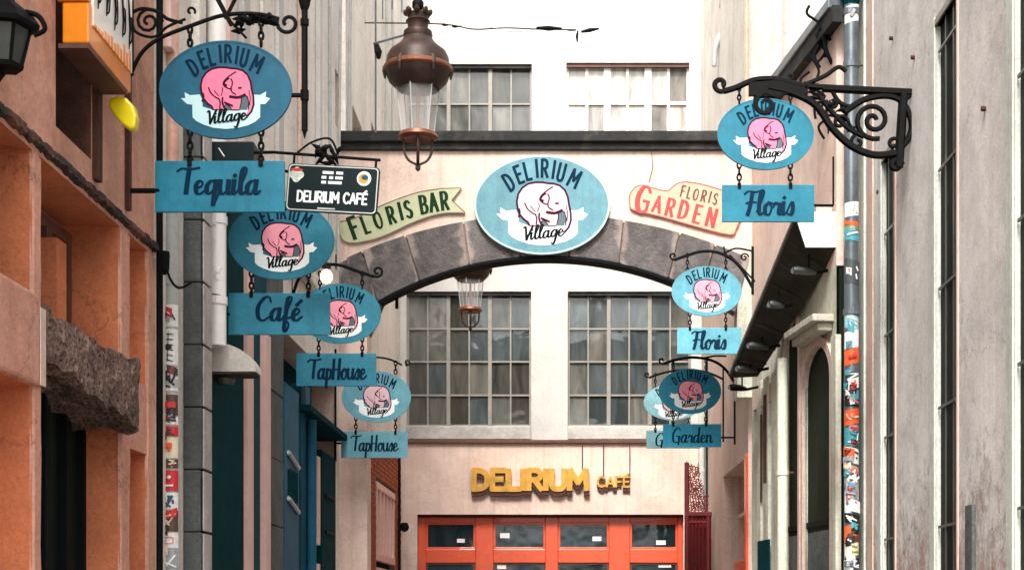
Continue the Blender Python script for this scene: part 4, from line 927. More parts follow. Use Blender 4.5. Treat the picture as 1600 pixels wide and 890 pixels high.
# bricks: the visible nearest ones as parts, meshes shared
bme = None; cnt = 0; far = MB()
z = 2.2; row = 0
while z < 4.1:
    u = 20.5+(.11 if row % 2 else 0)
    while u < 24.9:
        if not (u+.2 > 21.7 and u < 24.25 and z+.06 < 3.6 and z < 3.56):
            if cnt < 290:
                if bme is None:
                    o = MB().box((0,0,0), (.012,.2,.055)).build('brick', M['brick']); bme = o.data; bme.materials.clear(); bme.materials.append(None)
                    col.objects.unlink(o); bpy.data.objects.remove(o); bme.materials[0] = M['brick']
                o = bpy.data.objects.new('brick', bme); col.objects.link(o); o.location = (-2.65+R.uniform(-.002,.003), u, z); sub(bh, o); cnt += 1
            else: far.box((-2.65, u, z), (-2.638, u+.2, z+.055))
        u += .215
    z += .068; row += 1
if far.v: tag(sub(bh, far.build('brickwork', M['brick'])), kind='stuff')
for (z0, z1) in ((2.38, 3.5), (.6, 2.28)):
    mb = MB(); mb.box((-2.72, 21.8, z0), (-2.64, 24.15, z0+.10)); mb.box((-2.72, 21.8, z1-.10), (-2.64, 24.15, z1))
    for k in range(6): mb.box((-2.71, 21.85+k*.44, z0+.1), (-2.65, 21.95+k*.44, z1-.1))
    sub(bh, mb.build('shutter_frame', M['salmon'], bevel=.005))
    for k in range(5): sub(bh, PB('shutter_panel', LW, (21.98+k*.44, 22.26+k*.44, .04, .06, z0+.1, z1-.1), M['salmon'], None))
sub(bh, PB('shutter_back', LW, (21.7, 24.3, .1, .15, .3, 3.6), M['teal_dark'], None))
mb = MB().tube([(-2.62, 24.55, 0), (-2.62, 24.55, 4.1)], .025, 8); sub(bh, mb.build('corner_cable', M['inkblack']))
# thin conduits on the white wall
for px, Y_, za, zb in ((541, 17.0, 7.4, 12), (524, 16.2, 5.6, 12), (608, 23.5, 8.2, 12), (598,22.6,8,12)):
    o = MB().tube([(0,0,za), (.03,0,(za+zb)/2), (0,0,zb)], .018, 6).build('conduit', M['pvc'], loc=(-2.62 if px < 545 else -2.62, 6360/(880-px), 0))
    tag(o, {541:'thin grey conduit on the cream wall just before the arch', 524:'thin vertical conduit running down above the black plate sign', 608:'thin conduit on the white wall near the end facade corner', 598:'thin conduit on white wall left of the hanging lantern crown'}[px], 'conduit')

# small camera-like lamp at the end wall corner
cl = empty('security_camera', P(632, 822, 24.6), 'small black security camera on an arm left of the orange doors', 'camera')
MB().tube([(-.18,.3,.03), (0,0,.03)], .022, 6).build('arm', IR, cl)
MB().lathe([(.0,.07),(.05,.06),(.075,.0),(.06,-.06),(.0,-.09)], 12).build('housing', IR, cl, smooth=True)

# ------------------------------------------------------------------ ARCH
YA = 18.3; sA2 = YA/F
ar = empty('archway', (-.1, YA, 0), 'pink rendered arch spanning the alley with dark stone voussoirs', 'arch')
def low_y(px): return 400+530-math.sqrt(max(0, 530**2-(px-855)**2))
def top_y(px): return 335+760-math.sqrt(max(0, 760**2-(px-855)**2))
# wall above the voussoirs and side piers as one outline
xs_l = [531+i*(1176-531)/40 for i in range(41)]
mb = MB()
def XZ(px, py): p = P(px, py, YA); return (p.x, p.z)
for i in range(40):
    a_, b_ = xs_l[i], xs_l[i+1]
    q = [XZ(a_, top_y(a_)+3), XZ(b_, top_y(b_)+3), XZ(b_, 236), XZ(a_, 236)]
    mb.face([(p[0], YA, p[1]) for p in q]); mb.face([(p[0], YA+.22, p[1]) for p in q][::-1])
world_part(ar, mb, 'wall', M['pink'])
# hidden core behind the stones
mb = MB()
for i in range(40):
    a_, b_ = xs_l[i], xs_l[i+1]
    if b_ < 585 or a_ > 1130: continue
    q = [XZ(a_, low_y(a_)-3), XZ(b_, low_y(b_)-3), XZ(b_, top_y(b_)+4), XZ(a_, top_y(a_)+4)]
    mb.prism(q, YA+.012, YA+.21)
world_part(ar, mb, 'core', M['mortar'])
topj = [540, 566, 633, 724, 808, 893, 975, 1063, 1118, 1172]; lowj = [562, 588, 655, 733, 813, 889, 968, 1045, 1096, 1150]
for i in range(len(topj)-1):
    g = 1.3; a_, b_, c_, d_ = topj[i]+g, topj[i+1]-g, lowj[i]+g, lowj[i+1]-g
    up_ = [XZ(a_+(b_-a_)*t_/4, top_y(a_+(b_-a_)*t_/4)) for t_ in range(5)]; lo_ = [XZ(c_+(d_-c_)*t_/4, low_y(c_+(d_-c_)*t_/4)) for t_ in range(5)]
    pr = R.uniform(.012, .03); mb = MB(); mb.prism(up_+lo_[::-1], YA-pr, YA+.23)
    cxm = XZ((a_+b_)/2, 370); world_part(ar, mb, 'voussoir', M['voussoir'], bevel=.008)
mb = MB()
prev = None
for i in range(33):
    px = 585+(1120-585)*i/32; x_, z_ = XZ(px, low_y(px)); ring = [(x_, YA-.035, z_-.002), (x_, YA-.035, z_-.034), (x_, YA+.24, z_-.034), (x_, YA+.24, z_-.002)]
    if prev:
        for k in range(4): mb.face([prev[k], prev[(k+1)%4], ring[(k+1)%4], ring[k]])
    prev = ring
world_part(ar, mb, 'soffit_rim', M['inkblack'])
mb = MB(); x0_, x1_ = XZ(514,0)[0], XZ(1176,0)[0]
mb.box((x0_, YA-.10, XZ(0,224)[1]), (x1_, YA+.42, XZ(0,208)[1])); world_part(ar, mb, 'coping', M['coping'], bevel=.01)
mb = MB().box((x0_+.05, YA-.05, XZ(0,235.5)[1]), (x1_, YA+.38, XZ(0,224.5)[1])); world_part(ar, mb, 'cornice', M['coping'], bevel=.008)
mb = MB().box((-2.70, YA, 0), (XZ(574,0)[0], YA+.35, XZ(0,470)[1])); world_part(ar, mb, 'pier', M['pink'], bevel=.01)
mb = MB()
q = [XZ(574,470), XZ(596,468), XZ(574,520)]
mb.prism(q, YA+.001, YA+.349); world_part(ar, mb, 'pier_corbel', M['bluestone'])
mb = MB().box((-2.70, YA+.002, XZ(0,470)[1]+.001), (XZ(585,0)[0], YA+.349, XZ(0,402)[1])); world_part(ar, mb, 'spandrel_block', M['voussoir'])
mb = MB().box((XZ(1152,0)[0], YA+.002, XZ(0,620)[1]), (2.26, YA+.349, XZ(0,392)[1])); world_part(ar, mb, 'pier', M['sage'])
mb = MB().tube([P(1018,237,YA-.004), P(1020,262,YA-.004), P(1014,285,YA-.004)], .008, 4); world_part(ar, mb, 'crack', M['edgebrown'])
mb = MB().tube([P(620,462,YA+.2), P(620,482,YA+.2)], .02, 6); world_part(ar, mb, 'iron_stub', IR)

# oval sign on the arch
s = YA/F
oa = empty('arch_sign', P(847, 321, YA-.06), 'biggest oval elephant sign fixed at the crown of the stone arch', 'sign')
oval_board('oval_board', oa, 105*s, 76.5*s, SG['arch'], paint('pale_sign_rim', srgb(170,200,196), .5, .05), pink_pale, wh, th=.06)
# FLORIS BAR banner
fb = empty('banner_sign', P(625, 335, YA-.02), 'pale green ribbon shaped board reading Floris Bar on the arch', 'sign')
def loc_(px, py, o=(625,335)): return ((px-o[0])*s, (o[1]-py)*s)
out = crom([(530,347),(556,341),(600,320),(650,302),(690,295)], 5)+[(721,294),(706,313),(727,333)]+crom([(727,333),(690,334),(650,346),(600,369),(562,379),(540,378),(530,366)], 5)[1:]
mb = MB().prism([loc_(*p) for p in out], -.012, .02); brd = mb.build('board', M['banner_green'], fb)
ol = MB(); pts = [loc_(*p) for p in out]; ribbon(ol, pts+[pts[0]], .014, -.0135, cap=False); ol.build('edge_line', M['edgebrown'], brd)
k = 0
for ch, x_, y_, h_, an in (('F',555,373,33,20),('L',573,365,26,20),('O',590,358,26,18),('R',611,350,26,16),('I',629,343,26,14),('S',637,341,26,13),('B',660,334,27,9),('A',674,331,27,8),('R',692,328,27,7)):
    c0 = loc_(x_, y_); mbs, _ = text_mb(ch, B, c0[0], c0[1], h_*s, -.0145-.0002*k, thin=.12, thick=.2, ang=math.radians(an), xs=.8); k += 1
    g = mbs[0][1]
    g.build('letter', M['inkgreen'], brd)
# FLORIS GARDEN board
fg = empty('garden_sign', P(1070, 325, YA-.02), 'peach board reading Floris Garden in red on the right of the arch', 'sign')
L2 = lambda px, py: loc_(px, py, (1070,325))
out = crom([(984,318),(984,305),(992,294),(1004,290),(1030,297),(1044,298),(1054,290),(1066,285),(1090,287),(1130,298),(1156,310),(1158,335),(1150,358),(1140,367),(1090,355),(1030,338),(994,330),(985,325)], 3, True)
brd = MB().prism([L2(*p) for p in out], -.012, .02).build('board', M['banner_pink'], fg)
ol = MB(); pts = [L2(*p) for p in out]; ribbon(ol, pts+[pts[0]], .012, -.0135, cap=False); ol.build('edge_line', M['inkred'], brd)
k = 0; ca = math.radians(-14)
for ch, x_, y_, h_, xs_ in (('G',992,329,40,.95),('A',1019,330,24,.95),('R',1040,336,26,.9),('D',1060,340,27,.9),('E',1083,347,27,.9),('N',1103,352,27,.95)):
    c0 = L2(x_*1.0, y_); mbs, _ = text_mb(ch, B, c0[0], c0[1], h_*s, -.0145-.0002*k, thin=.1, thick=.2, ang=ca, xs=xs_); k += 1
    mbs[0][1].build('letter', M['inkred'], brd)
for i, ch in enumerate('FLORIS'):
    x_ = 1063+[0,10,19,32,44,50][i]; c0 = L2(x_, 307+i*2.4); mbs, _ = text_mb(ch, B, c0[0], c0[1], 17*s, -.0145-.0002*k, thin=.1, thick=.17, ang=ca, xs=.8); k += 1
    mbs[0][1].build('letter', M['brown'], brd)

# ------------------------------------------------------------------ END FACADE
YE = 25.0; sE = YE/F
ef = empty('end_house', (-.2, YE, 0), 'white end house with big grid windows above a pink ground floor', 'house')
ex = lambda px: (px-VX)*sE
ez = lambda py: EYE+(VY-py)*sE
w1 = (ex(635), ex(830), ez(665), ez(455)); w2 = (ex(887), ex(1080), ez(665), ez(455))
w3 = (ex(635), ex(831), ez(312), ez(100)); w4 = (ex(885), ex(1077), ez(312), ez(98))
sub(ef, wall('upper_wall', EW, M['white'], -3.7, 4.0, ez(688), 13.5, [w1, w2, w3, w4], .3))
door = (ex(652), ex(1068), 0, ez(803))
sub(ef, wall('lower_wall', EW, M['pink'], -3.7, 4.0, 0, ez(690), [door], .35, rev=M['pinkdirty']))
for (a_, b_, c_, d_), g_, f_ in ((w1, [M['pane'], M['pane_grey'], M['pane'], M['pane_cool']], M['muntin']), (w2, [M['pane_cool'], M['pane'], M['pane_cool'], M['pane_grey']], M['muntin']), (w3, [M['pane_grey'], M['pane']], M['muntin']), (w4, M['pane_pale'], M['muntin_white'])):
    rz = [c_, c_+(d_-c_)*.235, c_+(d_-c_)*.485, c_+(d_-c_)*.73, d_]
    if a_ == w4[0] or c_ > 7.5: rz = [c_, c_+(d_-c_)*.43, c_+(d_-c_)*.72, d_] if c_ > 7.5 else rz
    fr = window(None, EW, a_, b_, c_, d_, .09, 6, 4, f_, g_, fw=.035, mw=.05 if g_ is M['pane_pale'] else .028, rowz=rz); sub(ef, fr)
    sub(ef, PB('window_head', EW, (a_, b_, .03, .085, d_-.06, d_-.001), M['brown'] if g_ is M['pane_pale'] else M['coping'], None))
    sub(ef, PB('window_backing', EW, (a_, b_, .29, .31, c_, d_), M['browndirt_shade'], None))
for a_, b_ in ((w1[0], w1[1]), (w2[0], w2[1])): sub(ef, PB('window_sill', EW, (a_, b_+.0, -.04, .085, ez(686), ez(666)), M['concrete'], None, bevel=.01))
sub(ef, PB('string_course', EW, (ex(622), ex(1110), -.06, -.001, ez(692), ez(687)), M['brown'], None, bevel=.006))
for px in (910, 943, 984):
    mb = MB().tube([(ex(px), YE-.015, ez(694)), (ex(px), YE-.015, ez(732 if px == 910 else 746))], .010, 5); sub(ef, mb.build('letter_cable', M['zinc']))
# orange folding doors
dr = empty('glazed_doors', (ex(860), YE+.2, 0), 'orange red glazed folding doors across the end of the alley', 'doors')
D0 = .16
mb = MB(); us = [652, 664, 742, 770, 852, 872, 952, 985, 1060, 1068]; zt = ez(806)
for a_, b_ in ((652,664),(742,770),(852,872),(952,985),(1060,1068)): pbox(mb, EW, ex(a_), ex(b_), D0, D0+.1, 0, ez(806))
fr = mb.build('door_posts', M['doororange'], bevel=.012); sub(dr, fr)
for (a_, b_) in ((664,742),(770,852),(872,952),(985,1060)):
    mb = MB(); pbox(mb, EW, ex(a_), ex(b_), D0+.012, D0+.09, ez(878), ez(856)); pbox(mb, EW, ex(a_), ex(b_), D0+.012, D0+.09, ez(815), ez(806)); pbox(mb, EW, ex(a_), ex(b_), D0+.012, D0+.09, 0, .5)
    sub(dr, mb.build('rail', M['doororange'], bevel=.01))
    for z0, z1 in ((856,815),(1055,878)):
        q = MB(); ua, ub, za, zb = ex(a_), ex(b_), ez(z0), ez(z1)
        for bx0, bx1, bz0, bz1 in ((ua, ua+.03, za, zb), (ub-.03, ub, za, zb), (ua+.03, ub-.03, za, za+.03), (ua+.03, ub-.03, zb-.03, zb)): pbox(q, EW, bx0, bx1, D0+.03, D0+.048, bz0, bz1)
        sub(dr, q.build('glazing_bead', M['brown'] if z0 > 900 else M['doororange'], bevel=.004))
        o = sub(dr, PB('pane', EW, (ex(a_), ex(b_), D0+.05, D0+.06, ez(z0), ez(z1)), M['pane_dark'], None))
sub(dr, PB('head_beam', EW, (ex(652), ex(1068), .05, .3, ez(806)+.002, ez(803)), M['browndirt_shade'], None))
sub(dr, PB('room_backing', EW, (ex(640), ex(1080), 1.5, 1.6, 0, 3.4), M['teal_dark'], None))
for px, py, ww, hh in ((719,843,12,6),(788,835,15,8),(933,840,14,7),(1034,846,15,7),(1040,882,20,6),(783,884,14,7)):
    o = sub(dr, PB('notice', EW, (ex(px-ww/2), ex(px+ww/2), D0+.042, D0+.047, ez(py+hh/2), ez(py-hh/2)), M['whitepanel'], None))
# gold letters
gt = empty('gold_lettering', P(860, 748, YE), 'raised gold DELIRIUM CAFÉ letters on the pink wall above doors', 'lettering')
def gold(txt, px0, px1, pyb, h, pen, dep):
    sz = h*sE; wt = text_width(txt, B); xs_ = (px1-px0)*sE/(wt*sz)*1.06
    mbs, _ = text_mb(txt, B, (px0-860)*sE, (748-pyb)*sE, sz, -.002, pen=pen, xs=xs_, dep=-dep, track=1)
    for ch, g in mbs:
        fr_ = MB(); g2 = MB()
        # maroon copy dropped lower: letter returns plus their cast shadow as colour
        o = g.build('letter', M['gold'], gt)
        sd_ = MB(); sd_.v = [(x_, y_*.8, z_-.07) for x_, y_, z_ in g.v]; sd_.f = g.f; sd_.m = g.m
        sd_.build('letter_side_shadow', M['goldside_shadow'], o)
gold('DELIRIUM', 741, 914, 764, 29, .30, .10)
gold('CAFÉ', 934, 984, 760, 15, .2, .05)

# lantern(s)
YL = 13.0; sL = YL/F
ln = empty('street_lantern', P(653, 265, YL), 'large brown copper street lantern with clear glass hanging over the alley', 'street lantern', 'street lanterns hung over the alley')
H = lambda py: (265-py)*sL
Q = lambda px: px*sL
MB().lathe([(Q(33),H(140)),(Q(46),H(127)),(Q(50),H(116)),(Q(52),H(110)),(Q(51),H(104)),(Q(49),H(98)),(Q(48),H(90)),(Q(44),H(82)),(Q(36),H(76)),(Q(27),H(68)),(Q(22),H(60))], 32).build('cap', M['copper'], ln, smooth=True)
MB().lathe([(Q(51),H(114)),(Q(54),H(111)),(Q(54),H(107)),(Q(51),H(104))], 32).build('cap_band', M['copperlight'], ln)
MB().lathe([(Q(22),H(60)),(Q(23),H(56)),(Q(22),H(50)),(Q(16),H(46)),(Q(16),H(38)),(Q(19),H(34)),(Q(15),H(30)),(Q(16),H(22)),(Q(12),H(20)),(Q(0.1),H(20))], 24).build('chimney', M['copper'], ln, smooth=True)
mb = MB()
for k in range(8):
    a_ = k*math.pi/4; x_, y_ = Q(17)*math.cos(a_), Q(17)*math.sin(a_); mb.tube([(x_,y_,H(24)), (x_*1.1,y_*1.1,H(20)), (x_*1.25,y_*1.25,H(16))], [Q(4),Q(5),Q(2)], 5)
mb.build('crown', M['copper'], ln)
for k in range(6):
    a_ = k*math.pi/3+.05; x_, y_ = Q(51)*math.cos(a_), Q(51)*math.sin(a_)
    mb = MB().tube([(x_*.95,y_*.95,H(99)), (x_,y_,H(106)), (x_*1.02,y_*1.02,H(113)), (x_*1.0,y_*1.0,H(124))], [Q(2),Q(4),Q(3.4),Q(1.5)], 6); mb.build('cap_ornament', M['copper'], ln)
MB().lathe([(Q(44),H(104)),(Q(34),H(96)),(Q(0.1),H(94))], 24).build('reflector', M['copper'], ln)
for k in range(6):
    a0, a1 = k*math.pi/3+.26, (k+1)*math.pi/3+.26
    g = MB(); g.face([(Q(34)*math.cos(a0),Q(34)*math.sin(a0),H(138)),(Q(34)*math.cos(a1),Q(34)*math.sin(a1),H(138)),(Q(25)*math.cos(a1),Q(25)*math.sin(a1),H(208)),(Q(25)*math.cos(a0),Q(25)*math.sin(a0),H(208))])
    g.build('glass_pane', M['glass'], ln)
mb = MB()
for k in range(6):
    a0 = k*math.pi/3+.26; mb.tube([(Q(34)*math.cos(a0),Q(34)*math.sin(a0),H(136)),(Q(25)*math.cos(a0),Q(25)*math.sin(a0),H(210))], Q(1.2), 4)
mb.build('glass_bars', M['pvc'], ln)
MB().lathe([(Q(24),H(207)),(Q(29),H(209)),(Q(31),H(215)),(Q(24),H(219)),(Q(8),H(216)),(Q(.1),H(214))], 24).build('base_ring', M['copperlight'], ln, smooth=True)
MB().tube([(0,0,H(112)),(0,0,H(262))], Q(2.6), 8).build('rod', M['copperlight'], ln)
mb = MB()
for k in range(4):
    a_ = k*math.pi/2+.1; ca_, sa_ = math.cos(a_), math.sin(a_)
    mb.tube(crom([(Q(r_)*ca_, Q(r_)*sa_, H(y_)) for r_, y_ in ((26,216),(22,222),(21,238),(15,250),(5,256),(0,258))]), Q(2), 6)
mb.build('cradle', M['copper'], ln, smooth=True)
MB().lathe([(Q(.1),H(268)),(Q(4),H(265)),(Q(4),H(260)),(Q(.1),H(257))], 10).build('finial', M['copper'], ln)
MB().lathe([(Q(3),H(20)),(Q(9),H(12)),(Q(9),H(4)),(Q(4),H(-3)),(Q(3),H(-30))], 12).build('hanger', IR, ln, smooth=True)
ln2 = copy_tree(ln); ln2.location = P(735, 516, 21.0)
ln2['label'] = 'smaller looking copper lantern hanging behind the arch before the left window'
zc = ln.location.z+H(-30)
def wire(name, label, pts, r, cat='cable'):
    o = MB().tube(crom(pts, 8), r, 5).build(name, M['inkblack']); return tag(o, label, cat)
wire('span_wire', 'iron span wire that carries the large copper lantern above the frame', [(-2.65, 13, zc+.15), (ln.location.x, 13, zc), (1, 13, zc+.1), (2.9, 13, zc+.2)], .012)
zc2 = ln2.location.z+H(-30)
wire('span_wire', 'span wire behind the arch that carries the second copper lantern', [(-2.65, 21, zc2+.1), (ln2.location.x, 21, zc2), (2.25, 21, zc2+.12)], .01)
# cable with insulators in front of the white wall
cb = empty('overhead_cable', P(800, 45, 20.5), 'thin twisted overhead cable with black insulators before the white wall', 'cable')
C_ = lambda px, py: tuple(P(px, py, 20.5)-P(800, 45, 20.5))
MB().tube(crom([C_(560,36),C_(690,38),C_(740,46),C_(790,44),C_(845,46),C_(900,47)], 6), .009, 5).build('wire', IR, cb)
MB().tube(crom([C_(700,40),C_(760,42),C_(800,50),C_(850,44)], 6), .006, 5).build('twin_wire', M['pvc'], cb)
for a_, b_, r_ in (((838,44),(878,45),.034), ((884,47),(900,48),.012), ((908,50),(936,45),.028), ((903,48),(902,66),.02), ((690,38),(700,40),.02), ((706,41),(716,42),.02)):
    (ax, ay), (bx_, by) = a_, b_; MB().tube([C_(ax,ay), C_((ax+bx_)/2-1,(ay+by)/2), C_(bx_,by)], [r_*.5, r_, r_*.4], 7).build('insulator', IR, cb)
vr = empty('vertical_cable', P(587, 205, 17.9), 'thin vertical cable with side arm left of the large lantern', 'cable')
C3 = lambda px, py: tuple(P(px, py, 17.9)-P(587, 205, 17.9))
MB().tube([C3(587,-60), C3(587,207)], .012, 5).build('wire', M['zinc'], vr)
MB().tube([C3(583,69), C3(632,55)], .014, 5).build('arm', M['zinc'], vr)
MB().tube([C3(588,70), C3(591,82), C3(592,92)], [.03,.045,.02], 6).build('clamp', IR, vr)
for px, yy in ((598, 30), (613, 15), (628, 20)):
    MB().tube([C3(px,-60), C3(px,yy)], .008, 5).build('hanging_wire', M['zinc'], vr)

# ------------------------------------------------------------------ RIGHT 1: tall grey-pink wall with slot windows
rh = empty('slot_window_building', (2.9, 12, 0), 'tall grey pink rendered building with narrow barred slot windows at right', 'building')
ru = lambda px, X_=2.9: X_*F/(px-VX)
slots = [(ru(1399), ru(1379), .3, 5.7), (ru(1496), ru(1463), .3, 6.17), (8.9, ru(1586), .3, 6.3), (6.8, 7.6, .3, 6.3)]
sub(rh, wall('wall', RW, M['greywall'], 3, 14.98, 0, 12.5, slots, .05, rev=M['trim']))
sub(rh, PB('end_return', RW, (14.981, 15.1, -.0, .3, 0, 12.5), M['trim'], None))
sub(rh, PB('slot_backing', RW, (3, 14.97, .07, .25, 0, 12.4), M['browndirt_shade'], None))
for (a_, b_, z0, z1) in slots:
    sub(rh, PB('slot_glass', RW, (a_, b_, .035, .045, z0, z1), M['pane_black'], None))
    sub(rh, PB('jamb_trim', RW, (b_+.001, b_+.15, -.018, -.001, z0, z1+.07), M['trim'], None, bevel=.006))
    sub(rh, PB('near_trim', RW, (a_-.05, a_, -.012, -.001, z0, z1+.05), M['salmon'], None, bevel=.004))
    sub(rh, PB('head_trim', RW, (a_, b_, -.015, .06, z1, z1+.05), M['muntin'], None))
    mb = MB()
    for t_ in (.25, .62): pbox(mb, RW, a_+(b_-a_)*t_, a_+(b_-a_)*t_+.02, .012, .022, z0, z1)
    z = 1.35
    while z < z1: pbox(mb, RW, a_+.02, b_-.02, .008, .02, z, z+.022); z += .92
    sub(rh, mb.build('grille', M['lampgrey']))
sub(rh, PB('vent_plate', RW, (ru(1525), ru(1514), -.03, -.001, 1.2, 2.38), M['bluestone'], None, bevel=.004))
for px, py in ((1429,90),(1375,300),(1540,170),(1395,60)):
    y_ = ru(px); z_ = EYE+(VY-py)*y_/F; mb = MB().tube([(2.9,y_,z_),(2.87,y_,z_)], .018, 8); sub(rh, mb.build('wall_stud', M['browndirt_shade']))
sub(rh, PB('corner_band', RW, (14.35, 14.6, -.012, -.001, 0, 12.5), M['pinkdirty'], None))
sub(rh, PB('corner_band', RW, (14.72, 14.98, -.02, -.001, 0, 12.5), M['trim'], None))
# grey pipe with stickers
YR = 14.75; sR = YR/F; rr_ = 11.5*sR
pr = pipe('zinc_drainpipe', 1330, YR, rr_, 8, None, M['zinc'], 'grey zinc drainpipe plastered with stickers on the right wall', (102, 488, 20))
MB().lathe([(rr_,0),(rr_*1.5,.12),(rr_*1.9,.3),(rr_*1.9,.5)], 14, (0,0,EYE+(VY-10)*sR)).build('hopper', M['teal_dark'], pr)
MB().tube([(0,0,EYE+(VY-102)*sR),(.18,0,EYE+(VY-102)*sR)], .014, 6).build('pipe_clamp', M['brown'], pr)
data = [(12,38,WH_,[(GY_,(.4,.3,.6,.7,.6))]), (318,340,WH_,scrib(2,GY_)), (348,354,OR_,[]), (354,360,(120,140,70),[]), (360,378,TL_,[(WH_,(.2,.5,.8,.7,.3))]), (408,445,(60,70,76),scrib(4,WH_,.25)), (494,516,(150,190,196),scrib(2,WH_)), (518,545,WH_,[]),
        (546,570,OR_,[(RD_,(.3,.4,.7,.6,.6))]), (582,600,(30,70,80),[(WH_,(.2,.3,.8,.8,.35)),(WH_,(.1,.8,.9,.85,.2))]), (604,636,BK_,scrib(3,PK_,.4)+scrib(2,WH_,.2)), (640,664,OR_,scrib(3,CR_,.3)), (668,696,TL_,scrib(2,WH_,.2)),
        (700,724,WH_,scrib(4,BK_,.25)), (728,762,GY_,scrib(6,WH_,.4)+scrib(3,BK_,.2)), (764,800,WH_,scrib(8,(90,110,130),.3)), (803,818,BK_,scrib(4,WH_,.3)), (820,846,OR_,scrib(4,BR_,.4)), (848,868,CR_,scrib(3,(150,160,90),.3)), (872,889,BK_,scrib(4,WH_,.3))]
for k, (a_, b_, c_, mk) in enumerate(data): sticker(pr, YR, rr_, a_, b_, c_, marks=mk, k=k, a0=-2.75, a1=-.4, skew=R.uniform(-.02,.02))
extra_stickers(pr, YR, rr_, 585, 880, 34, (WH_, GY_, (70,80,88), WH_, CR_, BK_, TL_, OR_))
extra_stickers(pr, YR, rr_, 330, 580, 5, (WH_, GY_, TL_))

# ------------------------------------------------------------------ RIGHT 2: shop with black canopy, arches
rs = empty('arched_shop', (2.5, 16.5, 0), 'sage and pink shop house with arched doorways under the black canopy', 'house')
def ou(px):
    k = (px-VX)/F; # intersection of pixel ray with angled wall
    # O + U*u = (k*Y, Y)
    return (k*OW.O.y-OW.O.x)/(OW.U.x-k*OW.U.y)
arches = [(ou(1301), ou(1258), 3.95, .36), (ou(1251), ou(1229), 4.5, .26)]
WT = 7.45
# wall with arched openings, built in strips
mb = MB(); strips = 84; us = [OWL*i/strips for i in range(strips+1)]
def open_top(u):
    for (a_, b_, zs, rise) in arches:
        if a_ < u < b_:
            t_ = (u-(a_+b_)/2)/((b_-a_)/2); return zs+rise*math.sqrt(max(0, 1-t_*t_))
    return None
edges = sorted(set(us+[x for a_ in arches for x in (a_[0], a_[1])]))
lower = MB(); upper = MB()
for i in range(len(edges)-1):
    a_, b_ = edges[i], edges[i+1]; m_ = (a_+b_)/2; t0 = open_top(m_)
    e = 1e-4; ta = open_top(a_+e) if t0 else 0; tb_ = open_top(b_-e) if t0 else 0
    zsplit = 5.0
    if t0:
        lower.face([OW.w(a_,0,ta), OW.w(b_,0,tb_), OW.w(b_,0,zsplit), OW.w(a_,0,zsplit)])
        lower.face([OW.w(a_,0,ta), OW.w(b_,0,tb_), OW.w(b_,.03,tb_), OW.w(a_,.03,ta)])
    else:
        lower.face([OW.w(a_,0,0), OW.w(b_,0,0), OW.w(b_,0,zsplit), OW.w(a_,0,zsplit)])
for (a_, b_, zs, r_) in arches:
    for u in (a_, b_): lower.face([OW.w(u,0,0), OW.w(u,.03,0), OW.w(u,.03,zs), OW.w(u,0,zs)])
sub(rs, lower.build('shopfront_wall', M['sage']))
sub(rs, PB('upper_wall', OW, (0, OWL, 0, .25, 5.0, WT), M['pink'], None))
sub(rs, PB('doorway_dark', OW, (.02, OWL-.02, .035, .2, 0, 4.99), M['pane_black'], None))
for (a_, b_, zs, rise) in arches:
    # moulding round the arch
    mb = MB(); prev = None
    pts = [(a_, 0.0), (a_, zs)]+[((a_+b_)/2-(b_-a_)/2*math.cos(math.pi*i/12), zs+rise*math.sin(math.pi*i/12)) for i in range(1, 12)]+[(b_, zs), (b_, 0.0)]
    for i, (u, z) in enumerate(pts):
        cu, cz = (a_+b_)/2, zs
        if z <= zs: ou_, oz_ = u+(.05 if u > cu else -.07), z
        else:
            dx, dz = u-cu, z-cz; l = math.hypot(dx, dz); ou_, oz_ = u+dx/l*.1, z+dz/l*.1
        ring = [OW.w(u, .02, z), OW.w(u, -.035, z), OW.w(ou_, -.035, oz_), OW.w(ou_, .02, oz_)]
        if prev:
            for k in range(4): mb.face([prev[k], prev[(k+1)%4], ring[(k+1)%4], ring[k]])
        prev = ring
    sub(rs, mb.build('arch_moulding', M['pinkdirty']))
    pb = MB(); pbox(pb, OW, a_-.06, b_+.04, -.22, -.0, zs+rise+.16, zs+rise+.23); pbox(pb, OW, a_-.0, b_-.02, -.15, -.002, zs+rise+.08, zs+rise+.157)
    sub(rs, pb.build('hood_cornice', M['sage'], bevel=.01))
    pb = MB(); pbox(pb, OW, a_+.05, b_-.05, .015, .033, 0, 2.45); sub(rs, pb.build('door_leaf', M['bluestone']))
    pb = MB(); pbox(pb, OW, a_-.0, b_, .01, .034, 2.5, 2.56); sub(rs, pb.build('transom_bar', M['iron']))
for u0, u1 in ((ou(1315), ou(1307)), (ou(1224), ou(1213)), (ou(1208), ou(1200)), (ou(1196), ou(1190))):
    sub(rs, PB('pilaster', OW, (u0, u1, -.06, -.001, 0, 4.3), M['sage'], None, bevel=.01))
sub(rs, PB('poster_case', OW, (ou(1212), ou(1194), -.08, -.062, 0, 2.45), M['teal_dark'], None))
sub(rs, PB('lintel_strip', OW, (ou(1215), ou(1182), -.05, -.001, 4.0, 4.2), M['pinkdirty'], None))
for u0, u1, z0, z1 in ((ou(1206), ou(1201), 3.1, 4.1), (ou(1199), ou(1196), 2.9, 3.9)):
    sub(rs, PB('dark_slot', OW, (u0, u1, -.064, -.061, z0, z1), M['browndirt_shade'], None))
